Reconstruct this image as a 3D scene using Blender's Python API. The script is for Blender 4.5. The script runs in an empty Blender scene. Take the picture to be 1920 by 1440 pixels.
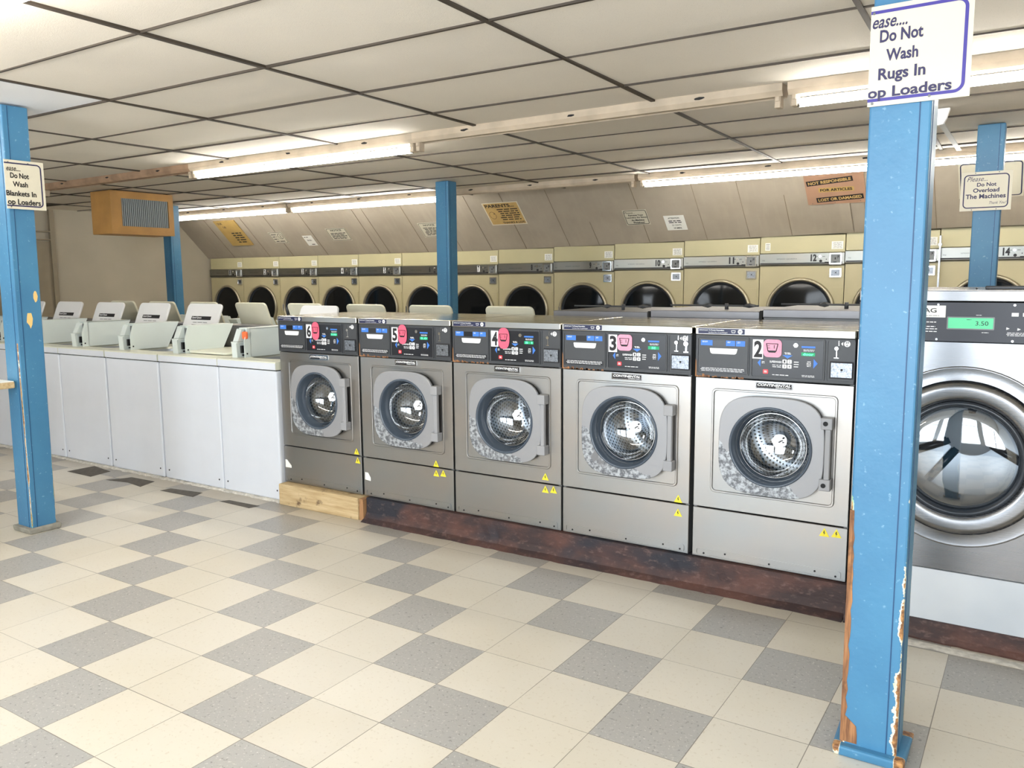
import bpy, bmesh, math, random
from mathutils import Vector, Matrix
random.seed(7)
PI=math.pi
SC=bpy.context.scene; COL=SC.collection

# ------------------------------------------------------------------ materials
def nt(name):
    m=bpy.data.materials.new(name); m.use_nodes=True
    t=m.node_tree; b=t.nodes['Principled BSDF']; return m,t,b
def lin(c):
    return tuple(((v/255)/12.92 if v/255<=.04045 else ((v/255+.055)/1.055)**2.4) for v in c)+(1,)
def N(t,kind,**k):
    n=t.nodes.new(kind)
    for a,v in k.items():
        if a.startswith('i_'): n.inputs[a[2:].replace('_',' ')].default_value=v
        else: setattr(n,a,v)
    return n
def math_(t,op,a,b=None,c=None,clamp=False):
    n=t.nodes.new('ShaderNodeMath'); n.operation=op; n.use_clamp=clamp
    for i,v in enumerate((a,b,c)):
        if v is None: continue
        if isinstance(v,(int,float)): n.inputs[i].default_value=v
        else: t.links.new(v,n.inputs[i])
    return n.outputs[0]
def mix(t,f,a,b):
    n=t.nodes.new('ShaderNodeMix'); n.data_type='RGBA'
    for i,v in ((0,f),(6,a),(7,b)):
        if isinstance(v,(int,float)): n.inputs[i].default_value=v
        elif isinstance(v,tuple): n.inputs[i].default_value=v
        else: t.links.new(v,n.inputs[i])
    return n.outputs[2]
def objco(t,scale=(1,1,1),loc=(0,0,0)):
    tc=t.nodes.new('ShaderNodeTexCoord'); mp=t.nodes.new('ShaderNodeMapping')
    mp.inputs['Scale'].default_value=scale; mp.inputs['Location'].default_value=loc
    t.links.new(tc.outputs['Object'],mp.inputs['Vector']); return mp.outputs['Vector']
def noise(t,vec,scale,detail=3,rough=.5):
    n=t.nodes.new('ShaderNodeTexNoise'); n.inputs['Scale'].default_value=scale
    n.inputs['Detail'].default_value=detail; n.inputs['Roughness'].default_value=rough
    t.links.new(vec,n.inputs['Vector']); return n.outputs['Fac']
def ramp(t,f,a,b,lo=0.,hi=1.):
    n=t.nodes.new('ShaderNodeMapRange'); n.clamp=True
    t.links.new(f,n.inputs[0]); n.inputs[1].default_value=a; n.inputs[2].default_value=b
    n.inputs[3].default_value=lo; n.inputs[4].default_value=hi; return n.outputs[0]
def bump(t,b,h,strength=.2,dist=.01):
    n=t.nodes.new('ShaderNodeBump'); n.inputs['Strength'].default_value=strength; n.inputs['Distance'].default_value=dist
    t.links.new(h,n.inputs['Height']); t.links.new(n.outputs[0],b.inputs['Normal'])
def plain(name,c,rough=.5,metal=0.,var=.0,spec=.5,vs=6,coat=0):
    m,t,b=nt(name); col=lin(c)
    b.inputs['Roughness'].default_value=rough; b.inputs['Metallic'].default_value=metal
    b.inputs['Specular IOR Level'].default_value=spec
    if coat: b.inputs['Coat Weight'].default_value=coat
    if var:
        n=noise(t,objco(t),vs,4)
        dark=tuple(v*(1-var) for v in col[:3])+(1,)
        t.links.new(mix(t,ramp(t,n,.35,.65),dark,col),b.inputs['Base Color'])
    else: b.inputs['Base Color'].default_value=col
    return m
M={}
def steel(name,c=(178,176,172),rough=.3,stretch=(1.2,1.2,260),wave=0.,tint=.07):
    m,t,b=nt(name)
    b.inputs['Metallic'].default_value=1
    n=noise(t,objco(t,stretch),3,3)
    n2=noise(t,objco(t),2.2,3)
    col=lin(c); warm=(col[0]*(1+tint*.5),col[1]*(1-tint*.2),col[2]*(1-tint),1); cool=(col[0]*(1-tint),col[1]*(1-.1*tint),col[2]*(1+tint*.4),1)
    t.links.new(mix(t,ramp(t,n2,.35,.65),warm,cool),b.inputs['Base Color'])  # warm and cool mottle paints a faint iridescent sheen into the base colour
    t.links.new(ramp(t,n,.3,.7,rough*.94,rough*1.08),b.inputs['Roughness'])
    if wave:
        bump(t,b,noise(t,objco(t,(1.5,6,1)),2.5,2),wave,.02)
    return m
M['steel']=steel('brushed_steel',(166,164,162),.37)
M['steel_top']=steel('steel_top',(190,182,165),.13,(40,2,2),wave=.35)
M['steel_bright']=steel('steel_bright',(142,142,144),.26,(1,1,260),tint=.03)
M['steel_band']=steel('steel_band',(140,139,134),.3,(1,1,200),wave=.06,tint=.05)
M['drumback']=plain('drum_back',(176,180,184),.32,.55)
M['white']=plain('white_enamel',(208,212,219),.32,var=.03)
M['cream']=plain('cream_top',(214,214,196),.3,var=.06)
M['console']=plain('grey_white_console',(208,216,212),.4,var=.03)
M['lidin']=plain('lid_inner',(222,222,222),.4,var=.03)
M['lidout']=plain('lid_outer_cream',(214,211,190),.35,var=.05)
M['black']=plain('black_plastic',(34,35,38),.35)
M['fascia']=plain('fascia_grey',(62,64,67),.45,var=.12)
M['screen']=plain('screen_black',(22,24,30),.3)
M['may']=plain('fascia_slate',(38,40,50),.4)
M['dark']=plain('dark_gap',(14,14,15),.7)
M['blue']=plain('label_blue',(58,120,210),.5)
M['navy']=plain('navy',(18,26,66),.45)
M['ink']=plain('ink',(24,22,26),.6)
M['purple']=plain('purple_ink',(62,52,140),.5)
M['dkpurple']=plain('dark_purple_ink',(40,34,78),.5)
M['paper']=plain('paper',(232,232,226),.6)
M['bwhite']=plain('bright_white',(240,240,240),.5)
M['pinkl']=plain('pink_light',(236,160,184),.6,var=.12,vs=120)
M['pinkd']=plain('pink_dark',(232,96,122),.6,var=.1,vs=90)
M['red']=plain('red_button',(205,50,60),.4)
M['yellow']=plain('hazard_yellow',(232,214,50),.5)
M['ygold']=plain('sign_gold',(196,164,104),.6,var=.15)
M['ygold2']=plain('sign_ochre',(180,150,88),.6,var=.15)
M['copper']=plain('sign_copper',(168,132,108),.55,var=.12)
M['ivory']=plain('sign_ivory',(212,205,184),.4,var=.02)
M['cardw']=plain('slope_card',(200,196,178),.55,var=.05)
M['orange']=plain('orange_tag',(235,110,60),.5)
M['chrome']=plain('chrome',(215,215,215),.12,1)
M['coinplate']=plain('coin_plate',(150,155,162),.35,1,var=.5,vs=140)
M['grey']=plain('bezel_grey',(148,148,150),.42)
M['darkring']=plain('dark_rubber',(36,42,50),.25)
M['gasket']=plain('blue_grey_rim',(70,80,92),.22)
M['galv']=plain('galvanised',(120,122,122),.45,.4,var=.2)
M['dryer']=plain('dryer_enamel',(179,170,136),.4,var=.07,vs=3)
M['dryer2']=plain('dryer_top_enamel',(184,177,140),.4,var=.06,vs=3)
M['dring']=plain('door_ring_champagne',(170,162,140),.3,.7,var=.1)
M['dglass']=plain('smoked_glass',(16,18,20),.08,spec=.25)
M['heater']=plain('heater_tan',(196,148,84),.5,var=.18,vs=5)
M['fin']=plain('fin_grey',(170,176,176),.4,.0)
M['fixt']=plain('fixture_paint',(196,180,158),.5,var=.22,vs=7)
M['fixt2']=plain('fixture_paint_dirty',(168,138,112),.55,var=.35,vs=9)
M['greyband']=plain('steel_back',(122,122,125),.4,.6,var=.1)
M['concrete']=plain('grey_concrete',(150,146,134),.85,var=.3,vs=20)
M['caulk']=plain('white_caulk',(205,200,190),.8,var=.3,vs=40)
M['patch']=plain('dark_adhesive',(96,90,82),.8,var=.3,vs=30)
M['trim']=plain('beige_trim',(150,138,116),.6,var=.08)
M['outwall']=plain('front_wall_paint',(196,190,176),.7,var=.05)
M['dado_refl']=plain('dado_for_reflection',(76,73,70),.6,var=.1); M['alum']=plain('aluminium',(170,170,168),.4,.8)  # dado: unseen dark wall band added for the steel fronts to reflect

def m_floor():
    m,t,b=nt('checker_vinyl_floor')
    tc=t.nodes.new('ShaderNodeTexCoord'); sp=t.nodes.new('ShaderNodeSeparateXYZ'); t.links.new(tc.outputs['Object'],sp.inputs[0])
    T=.3048
    u=math_(t,'DIVIDE',sp.outputs[0],T); v=math_(t,'DIVIDE',sp.outputs[1],T)
    fu=math_(t,'FLOOR',u); fv=math_(t,'FLOOR',v)
    s=math_(t,'ADD',math_(t,'ADD',fu,fv),300.5); md=math_(t,'MODULO',s,3)
    g=math_(t,'LESS_THAN',md,1)
    cx=t.nodes.new('ShaderNodeCombineXYZ'); t.links.new(fu,cx.inputs[0]); t.links.new(fv,cx.inputs[1])
    wn=t.nodes.new('ShaderNodeTexWhiteNoise'); wn.noise_dimensions='2D'; t.links.new(cx.outputs[0],wn.inputs['Vector'])
    big=noise(t,tc.outputs['Object'],1.1,4)
    cream=mix(t,wn.outputs['Value'],lin((216,210,197)),lin((208,202,189)))
    cream=mix(t,ramp(t,big,.45,.75,0,.35),cream,lin((196,184,156)))
    gray=mix(t,wn.outputs['Value'],lin((170,168,164)),lin((162,160,156)))
    # chips in the vinyl
    mp=t.nodes.new('ShaderNodeMapping'); t.links.new(tc.outputs['Object'],mp.inputs[0]); mp.inputs['Scale'].default_value=(1,1.0,1)
    vn=t.nodes.new('ShaderNodeTexVoronoi'); vn.inputs['Scale'].default_value=55; t.links.new(mp.outputs[0],vn.inputs['Vector'])
    chip=ramp(t,noise(t,mp.outputs[0],95,3,.6),.60,.68)
    chip2=ramp(t,noise(t,mp.outputs[0],70,3,.6),.40,.33)
    gray=mix(t,math_(t,'MULTIPLY',chip,.8),gray,lin((205,203,196)))
    gray=mix(t,math_(t,'MULTIPLY',chip2,.7),gray,lin((112,110,106)))
    cream=mix(t,math_(t,'MULTIPLY',chip2,.35),cream,lin((176,162,138)))
    c=mix(t,g,cream,gray)
    # joints
    def ed(w):
        f=math_(t,'FRACT',w); return math_(t,'MINIMUM',f,math_(t,'SUBTRACT',1,f))
    jn=ramp(t,noise(t,tc.outputs['Object'],1.7,2),.35,.6,.0025,.0055)
    j=math_(t,'LESS_THAN',math_(t,'MINIMUM',ed(u),ed(v)),jn)
    c=mix(t,math_(t,'MULTIPLY',j,.75),c,lin((92,84,72)))
    # floor turns browner towards the machines, edge broken by noise
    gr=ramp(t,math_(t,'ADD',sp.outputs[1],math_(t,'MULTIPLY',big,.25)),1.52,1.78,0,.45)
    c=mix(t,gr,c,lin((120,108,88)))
    t.links.new(c,b.inputs['Base Color'])
    b.inputs['Roughness'].default_value=.38
    t.links.new(ramp(t,big,.3,.7,.3,.48),b.inputs['Roughness'])
    return m
M['floor']=m_floor()
def m_tile(name,c):
    m,t,b=nt(name); o=objco(t)
    n=noise(t,o,260,2,.7); n2=noise(t,o,.8,3)
    col=mix(t,ramp(t,n2,.3,.7),lin(c),lin(tuple(v*.93 for v in c)))
    col=mix(t,math_(t,'MULTIPLY',ramp(t,n,.62,.7),.35),col,lin((235,228,212)))
    col=mix(t,math_(t,'MULTIPLY',ramp(t,n,.36,.3),.35),col,lin((120,108,92)))
    t.links.new(col,b.inputs['Base Color']); b.inputs['Roughness'].default_value=.85
    bump(t,b,n,.3,.003); return m
M['tile']=m_tile('ceiling_tile',(228,220,207)); M['tile_new']=m_tile('ceiling_tile_new',(236,237,240))
M['tee']=plain('ceiling_tee',(70,60,50),.6,var=.3,vs=4)
M['hole']=plain('ceiling_void',(52,48,42),.9)
def m_rust():
    m,t,b=nt('rusty_painted_concrete'); o=objco(t,(1,1,2))
    a=noise(t,o,3.5,6,.65); d=noise(t,o,28,4,.6); e=noise(t,o,1.6,3)
    c=mix(t,ramp(t,a,.4,.6),lin((54,39,38)),lin((86,56,48)))
    c=mix(t,ramp(t,e,.52,.62),c,lin((36,36,44)))
    c=mix(t,math_(t,'MULTIPLY',ramp(t,d,.56,.72),.45),c,lin((118,96,90)))
    t.links.new(c,b.inputs['Base Color']); b.inputs['Roughness'].default_value=.7; bump(t,b,d,.5,.006); return m
M['rust']=m_rust()
def m_wood(name,a,bb,sx=(1,12,12)):
    m,t,b=nt(name); o=objco(t,sx)
    n=noise(t,o,4,5,.6); n2=noise(t,objco(t,(3,3,3)),3,4,.7)
    c=mix(t,ramp(t,n,.35,.65),lin(a),lin(bb)); c=mix(t,ramp(t,n2,.58,.7,0,.8),c,lin((70,46,32)))
    t.links.new(c,b.inputs['Base Color']); b.inputs['Roughness'].default_value=.75; return m
M['wood']=m_wood('weathered_lumber',(200,178,138),(172,146,104))
M['woodend']=m_wood('lumber_end',(178,136,94),(146,104,70),(12,12,1))
def m_slope():
    m,t,b=nt('beige_panelling'); o=objco(t)
    n=noise(t,o,1.3,5,.6); n2=noise(t,objco(t,(6,1,1)),3,3)
    c=mix(t,ramp(t,n,.35,.7),lin((172,162,147)),lin((154,144,129))); c=mix(t,ramp(t,n2,.5,.8,0,.25),c,lin((184,174,156)))
    t.links.new(c,b.inputs['Base Color']); b.inputs['Roughness'].default_value=.6; return m
M['slope']=m_slope()
M['wall']=plain('beige_wall',(180,172,154),.7,var=.08,vs=2)
M['seam']=plain('panel_seam',(126,112,92),.7)
HXP,HYP=.078,.070
def m_post(name='chipped_blue_paint',amt=1.):
    # chipped blue paint over green, primer and bare wood; local coords centred on the post, z up
    m,t,b=nt(name)
    tc=t.nodes.new('ShaderNodeTexCoord'); sp=t.nodes.new('ShaderNodeSeparateXYZ'); t.links.new(tc.outputs['Object'],sp.inputs[0])
    oi=t.nodes.new('ShaderNodeObjectInfo')
    add=t.nodes.new('ShaderNodeVectorMath'); add.operation='ADD'; t.links.new(tc.outputs['Object'],add.inputs[0]); t.links.new(oi.outputs['Location'],add.inputs[1])
    o=add.outputs[0]
    n=noise(t,o,9,6,.65); n2=noise(t,o,3.1,4); fine=noise(t,o,60,3)
    ax=math_(t,'ABSOLUTE',sp.outputs[0]); ay=math_(t,'ABSOLUTE',sp.outputs[1])
    edge=math_(t,'MINIMUM',math_(t,'SUBTRACT',.085,ax),math_(t,'SUBTRACT',.078,ay))
    e2=math_(t,'SUBTRACT',.085,ax)
    edge=math_(t,'MAXIMUM',edge,0)
    # distance from the vertical arrises
    corner=math_(t,'ADD',math_(t,'MAXIMUM',math_(t,'SUBTRACT',HXP,ax),0),math_(t,'MAXIMUM',math_(t,'SUBTRACT',HYP,ay),0))
    low=ramp(t,sp.outputs[2],1.1,.35,.0,.035*amt)
    thr=math_(t,'MULTIPLY',ramp(t,n,.42,.72),low)
    chip=math_(t,'LESS_THAN',corner,thr)
    thr2=math_(t,'MULTIPLY',ramp(t,n,.38,.7),math_(t,'MULTIPLY',low,1.35))
    primer=math_(t,'LESS_THAN',corner,thr2)
    blue=mix(t,ramp(t,n2,.3,.7),lin((70,128,164)),lin((58,112,150)))
    blue=mix(t,math_(t,'MULTIPLY',ramp(t,fine,.66,.74),.4),blue,lin((150,190,210)))
    wood=mix(t,ramp(t,fine,.4,.6),lin((186,138,88)),lin((120,80,52)))
    under=mix(t,ramp(t,n2,.45,.55),lin((222,214,190)),lin((148,184,148)))
    c=mix(t,primer,blue,under); c=mix(t,chip,c,wood)
    t.links.new(c,b.inputs['Base Color']); b.inputs['Roughness'].default_value=.42
    bump(t,b,noise(t,o,38,3),.25,.004)
    return m
M['post']=m_post(amt=.5); M['post_sound']=m_post('worn_blue_paint',.16)
M['postdark']=plain('post_joint',(28,70,110),.5)
M['woodraw']=m_wood('splintered_wood',(170,120,78),(110,72,46),(30,30,2))
M['ychip']=plain('yellow_primer',(226,190,120),.6)
def m_worn():
    m,t,b=nt('worn_grey_door_ring')
    tc=t.nodes.new('ShaderNodeTexCoord'); sp=t.nodes.new('ShaderNodeSeparateXYZ'); t.links.new(tc.outputs['Object'],sp.inputs[0])
    oi=t.nodes.new('ShaderNodeObjectInfo')
    add=t.nodes.new('ShaderNodeVectorMath'); add.operation='ADD'; t.links.new(tc.outputs['Object'],add.inputs[0]); t.links.new(oi.outputs['Location'],add.inputs[1])
    o=add.outputs[0]; n=noise(t,o,7,6,.6); d=noise(t,o,48,4,.7)
    f=math_(t,'ADD',math_(t,'SUBTRACT',sp.outputs[2],.70),math_(t,'MULTIPLY',math_(t,'SUBTRACT',sp.outputs[0],.13),.62))
    f=math_(t,'ADD',f,math_(t,'MULTIPLY',math_(t,'SUBTRACT',n,.5),.28))
    mask=math_(t,'LESS_THAN',f,0)
    worn=mix(t,ramp(t,d,.42,.6),lin((98,100,104)),lin((176,180,184)))
    worn=mix(t,ramp(t,n,.56,.6),worn,lin((120,120,122)))
    c=mix(t,mask,lin((150,150,152)),worn)
    t.links.new(c,b.inputs['Base Color']); b.inputs['Roughness'].default_value=.42
    b.inputs['Metallic'].default_value=.25
    return m
M['worn']=m_worn()
def m_glass():
    m=bpy.data.materials.new('door_glass'); m.use_nodes=True; t=m.node_tree; t.nodes.clear()
    o=t.nodes.new('ShaderNodeOutputMaterial'); mx=t.nodes.new('ShaderNodeMixShader'); tr=t.nodes.new('ShaderNodeBsdfTransparent'); gl=t.nodes.new('ShaderNodeBsdfGlossy')
    lw=t.nodes.new('ShaderNodeLayerWeight'); lw.inputs[0].default_value=.35
    tr.inputs[0].default_value=(.86,.9,.93,1); gl.inputs['Roughness'].default_value=.03
    t.links.new(ramp(t,lw.outputs['Facing'],0,1,.16,.85),mx.inputs[0]); t.links.new(tr.outputs[0],mx.inputs[1]); t.links.new(gl.outputs[0],mx.inputs[2]); t.links.new(mx.outputs[0],o.inputs[0])
    return m
M['glass']=m_glass()
def m_drum():
    m,t,b=nt('perforated_drum'); b.inputs['Metallic'].default_value=1
    uv=t.nodes.new('ShaderNodeTexCoord'); sp=t.nodes.new('ShaderNodeSeparateXYZ'); t.links.new(uv.outputs['UV'],sp.inputs[0])
    v=sp.outputs[1]; row=math_(t,'FLOOR',v); u=math_(t,'ADD',sp.outputs[0],math_(t,'MULTIPLY',math_(t,'MODULO',row,2),.5))
    fu=math_(t,'SUBTRACT',math_(t,'FRACT',u),.5); fv=math_(t,'SUBTRACT',math_(t,'FRACT',v),.5)
    r=math_(t,'SQRT',math_(t,'ADD',math_(t,'MULTIPLY',fu,fu),math_(t,'MULTIPLY',fv,fv)))
    h=math_(t,'LESS_THAN',r,.27)
    t.links.new(mix(t,h,lin((205,210,216)),lin((40,44,50))),b.inputs['Base Color']); b.inputs['Roughness'].default_value=.28
    return m
M['drum']=m_drum()
def m_emit(name,c,s):
    m,t,b=nt(name); b.inputs['Base Color'].default_value=c; b.inputs['Emission Color'].default_value=c; b.inputs['Emission Strength'].default_value=s; return m
M['tube']=m_emit('lit_tube',(1,.975,.92,1),32.)
M['led']=m_emit('green_digits',(.1,1,.35,1),1.2)
M['ledbg']=m_emit('green_display',(.005,.30,.12,1),.25)
M['lcd']=m_emit('green_lcd',(.10,.55,.28,1),.25)
def m_metal_panel():
    m,t,b=nt('scuffed_base_panel'); o=objco(t,(2,1,14)); n=noise(t,o,6,5,.75); n2=noise(t,objco(t),3,3)
    c=mix(t,ramp(t,n2,.3,.7),lin((200,204,208)),lin((184,190,196))); c=mix(t,ramp(t,n,.66,.72,0,.7),c,lin((110,112,116)))
    t.links.new(c,b.inputs['Base Color']); b.inputs['Roughness'].default_value=.5; b.inputs['Metallic'].default_value=.2; return m
M['scuff']=m_metal_panel()

# ------------------------------------------------------------------ mesh helpers
def P3(ax,a,b,c):   # 2d point (a,b) and position c along the axis
    return (a,c,b) if ax=='y' else ((c,a,b) if ax=='x' else (a,b,c))
def box(bm,x0,x1,y0,y1,z0,z1,mi=0):
    vs=[bm.verts.new((x,y,z)) for x in (x0,x1) for y in (y0,y1) for z in (z0,z1)]
    for q in ((0,1,3,2),(4,6,7,5),(0,4,5,1),(2,3,7,6),(0,2,6,4),(1,5,7,3)):
        f=bm.faces.new([vs[i] for i in q]); f.material_index=mi
def prism(bm,pts,ax,c0,c1,mi=0,smooth=False):
    A=[bm.verts.new(P3(ax,a,b,c0)) for a,b in pts]; B=[bm.verts.new(P3(ax,a,b,c1)) for a,b in pts]
    n=len(pts)
    for f in (bm.faces.new(A),bm.faces.new(B[::-1])): f.material_index=mi
    for i in range(n):
        f=bm.faces.new((A[i],B[i],B[(i+1)%n],A[(i+1)%n])); f.material_index=mi; f.smooth=smooth
def ring(bm,out,inn,ax,c0,c1,mi=0,mi_in=None):
    n=len(out); V=[[bm.verts.new(P3(ax,a,b,c)) for a,b in L] for L,c in ((out,c0),(inn,c0),(inn,c1),(out,c1))]
    for k in range(4):
        A,B=V[k],V[(k+1)%4]
        for i in range(n):
            f=bm.faces.new((A[i],A[(i+1)%n],B[(i+1)%n],B[i])); f.material_index=(mi_in if (k==1 and mi_in is not None) else mi)
            f.smooth=(k==1)
def rr(x0,x1,z0,z1,r,n=5):
    o=[]
    for cx,cz,a0 in ((x1-r,z1-r,0),(x0+r,z1-r,90),(x0+r,z0+r,180),(x1-r,z0+r,270)):
        for i in range(n+1):
            a=math.radians(a0+90*i/n); o.append((cx+r*math.cos(a),cz+r*math.sin(a)))
    return o
def circ(cx,cz,r,n=48,rz=None):
    rz=rz or r
    return [(cx+r*math.cos(2*PI*i/n),cz+rz*math.sin(2*PI*i/n)) for i in range(n)]
def sup(cx,cz,a,b,p,n=64):
    o=[]
    for i in range(n):
        t=2*PI*i/n; c,s=math.cos(t),math.sin(t); k=(abs(c)**p+abs(s)**p)**(-1/p); o.append((cx+a*c*k,cz+b*s*k))
    return o
def rectray(cx,cz,x0,x1,z0,z1,n):
    o=[]
    for i in range(n):
        t=2*PI*i/n; c,s=math.cos(t),math.sin(t); k=1e9
        if c>1e-9:k=min(k,(x1-cx)/c)
        if c<-1e-9:k=min(k,(x0-cx)/c)
        if s>1e-9:k=min(k,(z1-cz)/s)
        if s<-1e-9:k=min(k,(z0-cz)/s)
        o.append([cx+c*k,cz+s*k])
    for X,Z in ((x0,z0),(x0,z1),(x1,z0),(x1,z1)):   # snap the nearest sample onto each corner
        j=min(range(n),key=lambda i:(o[i][0]-X)**2+(o[i][1]-Z)**2); o[j]=[X,Z]
    return [tuple(q) for q in o]
def lathe(bm,prof,cx,cz,n=48,mi=0,uvn=0,uvs=1,cap=False):
    """spin (r,y) profile about the y axis through (cx,cz)"""
    uvl=bm.loops.layers.uv.verify() if uvn else None
    R=[]
    for r,y in prof:
        if r<1e-6: R.append([bm.verts.new((cx,y,cz))])
        else: R.append([bm.verts.new((cx+r*math.cos(2*PI*i/n),y,cz+r*math.sin(2*PI*i/n))) for i in range(n)])
    s=0
    for k in range(len(R)-1):
        A,B=R[k],R[k+1]; ds=math.dist(prof[k],prof[k+1])
        for i in range(n):
            j=(i+1)%n
            if len(A)==1 and len(B)==1: continue
            if len(A)==1: q=(A[0],B[i],B[j]); w=((i+.5,s),(i,s+ds),(i+1,s+ds))
            elif len(B)==1: q=(A[i],B[0],A[j]); w=((i,s),(i+.5,s+ds),(i+1,s))
            else: q=(A[i],B[i],B[j],A[j]); w=((i,s),(i,s+ds),(i+1,s+ds),(i+1,s))
            f=bm.faces.new(q); f.material_index=mi; f.smooth=True
            if uvn:
                for l,(a,b) in zip(f.loops,w): l[uvl].uv=(a/n*uvn,b*uvs)
        s+=ds
def rod(bm,p,q,r,n=10,mi=0):
    p,q=Vector(p),Vector(q); d=(q-p); z=d.normalized(); x=z.orthogonal().normalized(); y=z.cross(x)
    A=[bm.verts.new(p+(x*math.cos(2*PI*i/n)+y*math.sin(2*PI*i/n))*r) for i in range(n)]
    B=[bm.verts.new(q+(x*math.cos(2*PI*i/n)+y*math.sin(2*PI*i/n))*r) for i in range(n)]
    for f in (bm.faces.new(A[::-1]),bm.faces.new(B)): f.material_index=mi
    for i in range(n):
        f=bm.faces.new((A[i],A[(i+1)%n],B[(i+1)%n],B[i])); f.smooth=True; f.material_index=mi
def blob(bm,c,r,mi=0,jit=.2,sc=(1,1,1)):
    g=bmesh.ops.create_icosphere(bm,subdivisions=1,radius=r)
    for v in g['verts']: v.co=Vector((v.co.x*sc[0],v.co.y*sc[1],v.co.z*sc[2]))*(1+random.uniform(-jit,jit))+Vector(c)
    for f in bm.faces:
        pass
def bev(bm,off,seg=2,ang=35):
    bmesh.ops.recalc_face_normals(bm,faces=bm.faces)
    E_=[e for e in bm.edges if len(e.link_faces)==2 and math.degrees(e.calc_face_angle(0))>ang]
    bmesh.ops.bevel(bm,geom=E_,offset=off,segments=seg,profile=.5,affect='EDGES',clamp_overlap=True)
    return bm
_tc={}
def tmesh(s,bold,shear):
    k=(s,bold,shear)
    if k in _tc: return _tc[k]
    cu=bpy.data.curves.new('t','FONT'); cu.body=s; cu.size=1; cu.offset=bold; cu.shear=shear; cu.resolution_u=3
    ob=bpy.data.objects.new('t',cu); me=bpy.data.meshes.new_from_object(ob)
    vs=[tuple(v.co) for v in me.vertices]; fs=[tuple(p.vertices) for p in me.polygons]
    bpy.data.objects.remove(ob); bpy.data.curves.remove(cu); bpy.data.meshes.remove(me)
    xs=[v[0] for v in vs]; ys=[v[1] for v in vs]
    _tc[k]=(vs,fs,min(xs),max(xs),min(ys),max(ys)); return _tc[k]
def txt(bm,s,x0,x1,z0,z1,y,mi=0,bold=.0,shear=0.,rot=0.):
    vs,fs,a,b,c,d=tmesh(s,bold,shear); mx,mz=(x0+x1)/2,(z0+z1)/2; cr,sr=math.cos(rot),math.sin(rot)
    V=[]
    for v in vs:
        X=x0+(v[0]-a)/(b-a)*(x1-x0)-mx; Z=z0+(v[1]-c)/(d-c)*(z1-z0)-mz
        V.append(bm.verts.new((mx+X*cr-Z*sr,y,mz+X*sr+Z*cr)))
    for f in fs:
        try: q=bm.faces.new([V[i] for i in f]); q.material_index=mi
        except ValueError: pass
def flat(bm,pts,y,mi=0):
    f=bm.faces.new([bm.verts.new((a,y,b)) for a,b in pts]); f.material_index=mi
    f.normal_update()
    if f.normal.y>0: f.normal_flip()
def flines(bm,x0,x1,z0,z1,n,y,mi,fill=.5,rag=.25,words=True):
    """illegible small print: n lines of short dashes"""
    h=(z1-z0)/n
    for i in range(n):
        zc=z1-(i+.5)*h; a=x0+random.uniform(0,rag)*(x1-x0)*.5; e=x1-random.uniform(0,rag)*(x1-x0)*.5
        while a<e:
            w=min(random.uniform(1.2,3.2)*h,e-a)
            flat(bm,[(a,zc-h*fill/2),(a+w,zc-h*fill/2),(a+w,zc+h*fill/2),(a,zc+h*fill/2)],y,mi); a+=w+.45*h
def fin(name,bm,mats,parent=None,norm=True):
    if norm: bmesh.ops.recalc_face_normals(bm,faces=[f for f in bm.faces if f.calc_area()>0])
    me=bpy.data.meshes.new(name); bm.to_mesh(me); bm.free()
    for k in (mats if isinstance(mats,(list,tuple)) else [mats]): me.materials.append(M[k])
    o=bpy.data.objects.new(name,me); COL.objects.link(o)
    if parent: o.parent=parent
    return o
def NB(): return bmesh.new()
def tag(o,label=None,cat=None,group=None,kind=None):
    if label:o['label']=label
    if cat:o['category']=cat
    if group:o['group']=group
    if kind:o['kind']=kind
    return o
def thing(name,label,cat,loc=(0,0,0),rot=(0,0,0),group=None):
    o=bpy.data.objects.new(name,None); COL.objects.link(o); o.location=loc; o.rotation_euler=rot; o.empty_display_size=.1
    return tag(o,label,cat,group)
def kids(o): return [c for c in bpy.data.objects if c.parent==o]
def dup(root,loc,label,group=None,skip=(),sx=None,rz=None):
    r=root.copy(); COL.objects.link(r); r.location=loc; r['label']=label
    if group:r['group']=group
    if sx: r.scale=(sx,1,1)
    if rz is not None: r.rotation_euler=(0,0,rz)
    for c in kids(root):
        if c.name.split('.')[0] in skip: continue
        d=c.copy(); COL.objects.link(d); d.parent=r
        for g in kids(c):
            h=g.copy(); COL.objects.link(h); h.parent=d
    return r
def struct(name,bm,mats): return tag(fin(name,bm,mats),kind='structure')

# ------------------------------------------------------------------ camera
cam=bpy.data.cameras.new('camera'); co=bpy.data.objects.new('camera',cam); COL.objects.link(co); SC.camera=co
yaw,pit,rol=-.5726,-.12826,-.00798
cy,sy=math.cos(yaw),math.sin(yaw)
F=Vector((sy*math.cos(pit),cy*math.cos(pit),math.sin(pit))); R0=Vector((cy,-sy,0)); U0=R0.cross(F)
Rv=R0*math.cos(rol)+U0*math.sin(rol); Uv=U0*math.cos(rol)-R0*math.sin(rol)
mw=Matrix((Rv,Uv,-F)).transposed().to_4x4(); mw.translation=Vector((2.6619,-1.8915,1.4428)); co.matrix_world=mw
cam.sensor_width=36; cam.lens=1544.74/1920*36; cam.clip_start=.05

H=2.39; XL=-8.55; XR=4.6; YF=-3.6; YB=7.4
# ------------------------------------------------------------------ setting
bm=NB(); box(bm,XL,XR,YF,YB,-.12,0); struct('floor',bm,'floor')
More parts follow.
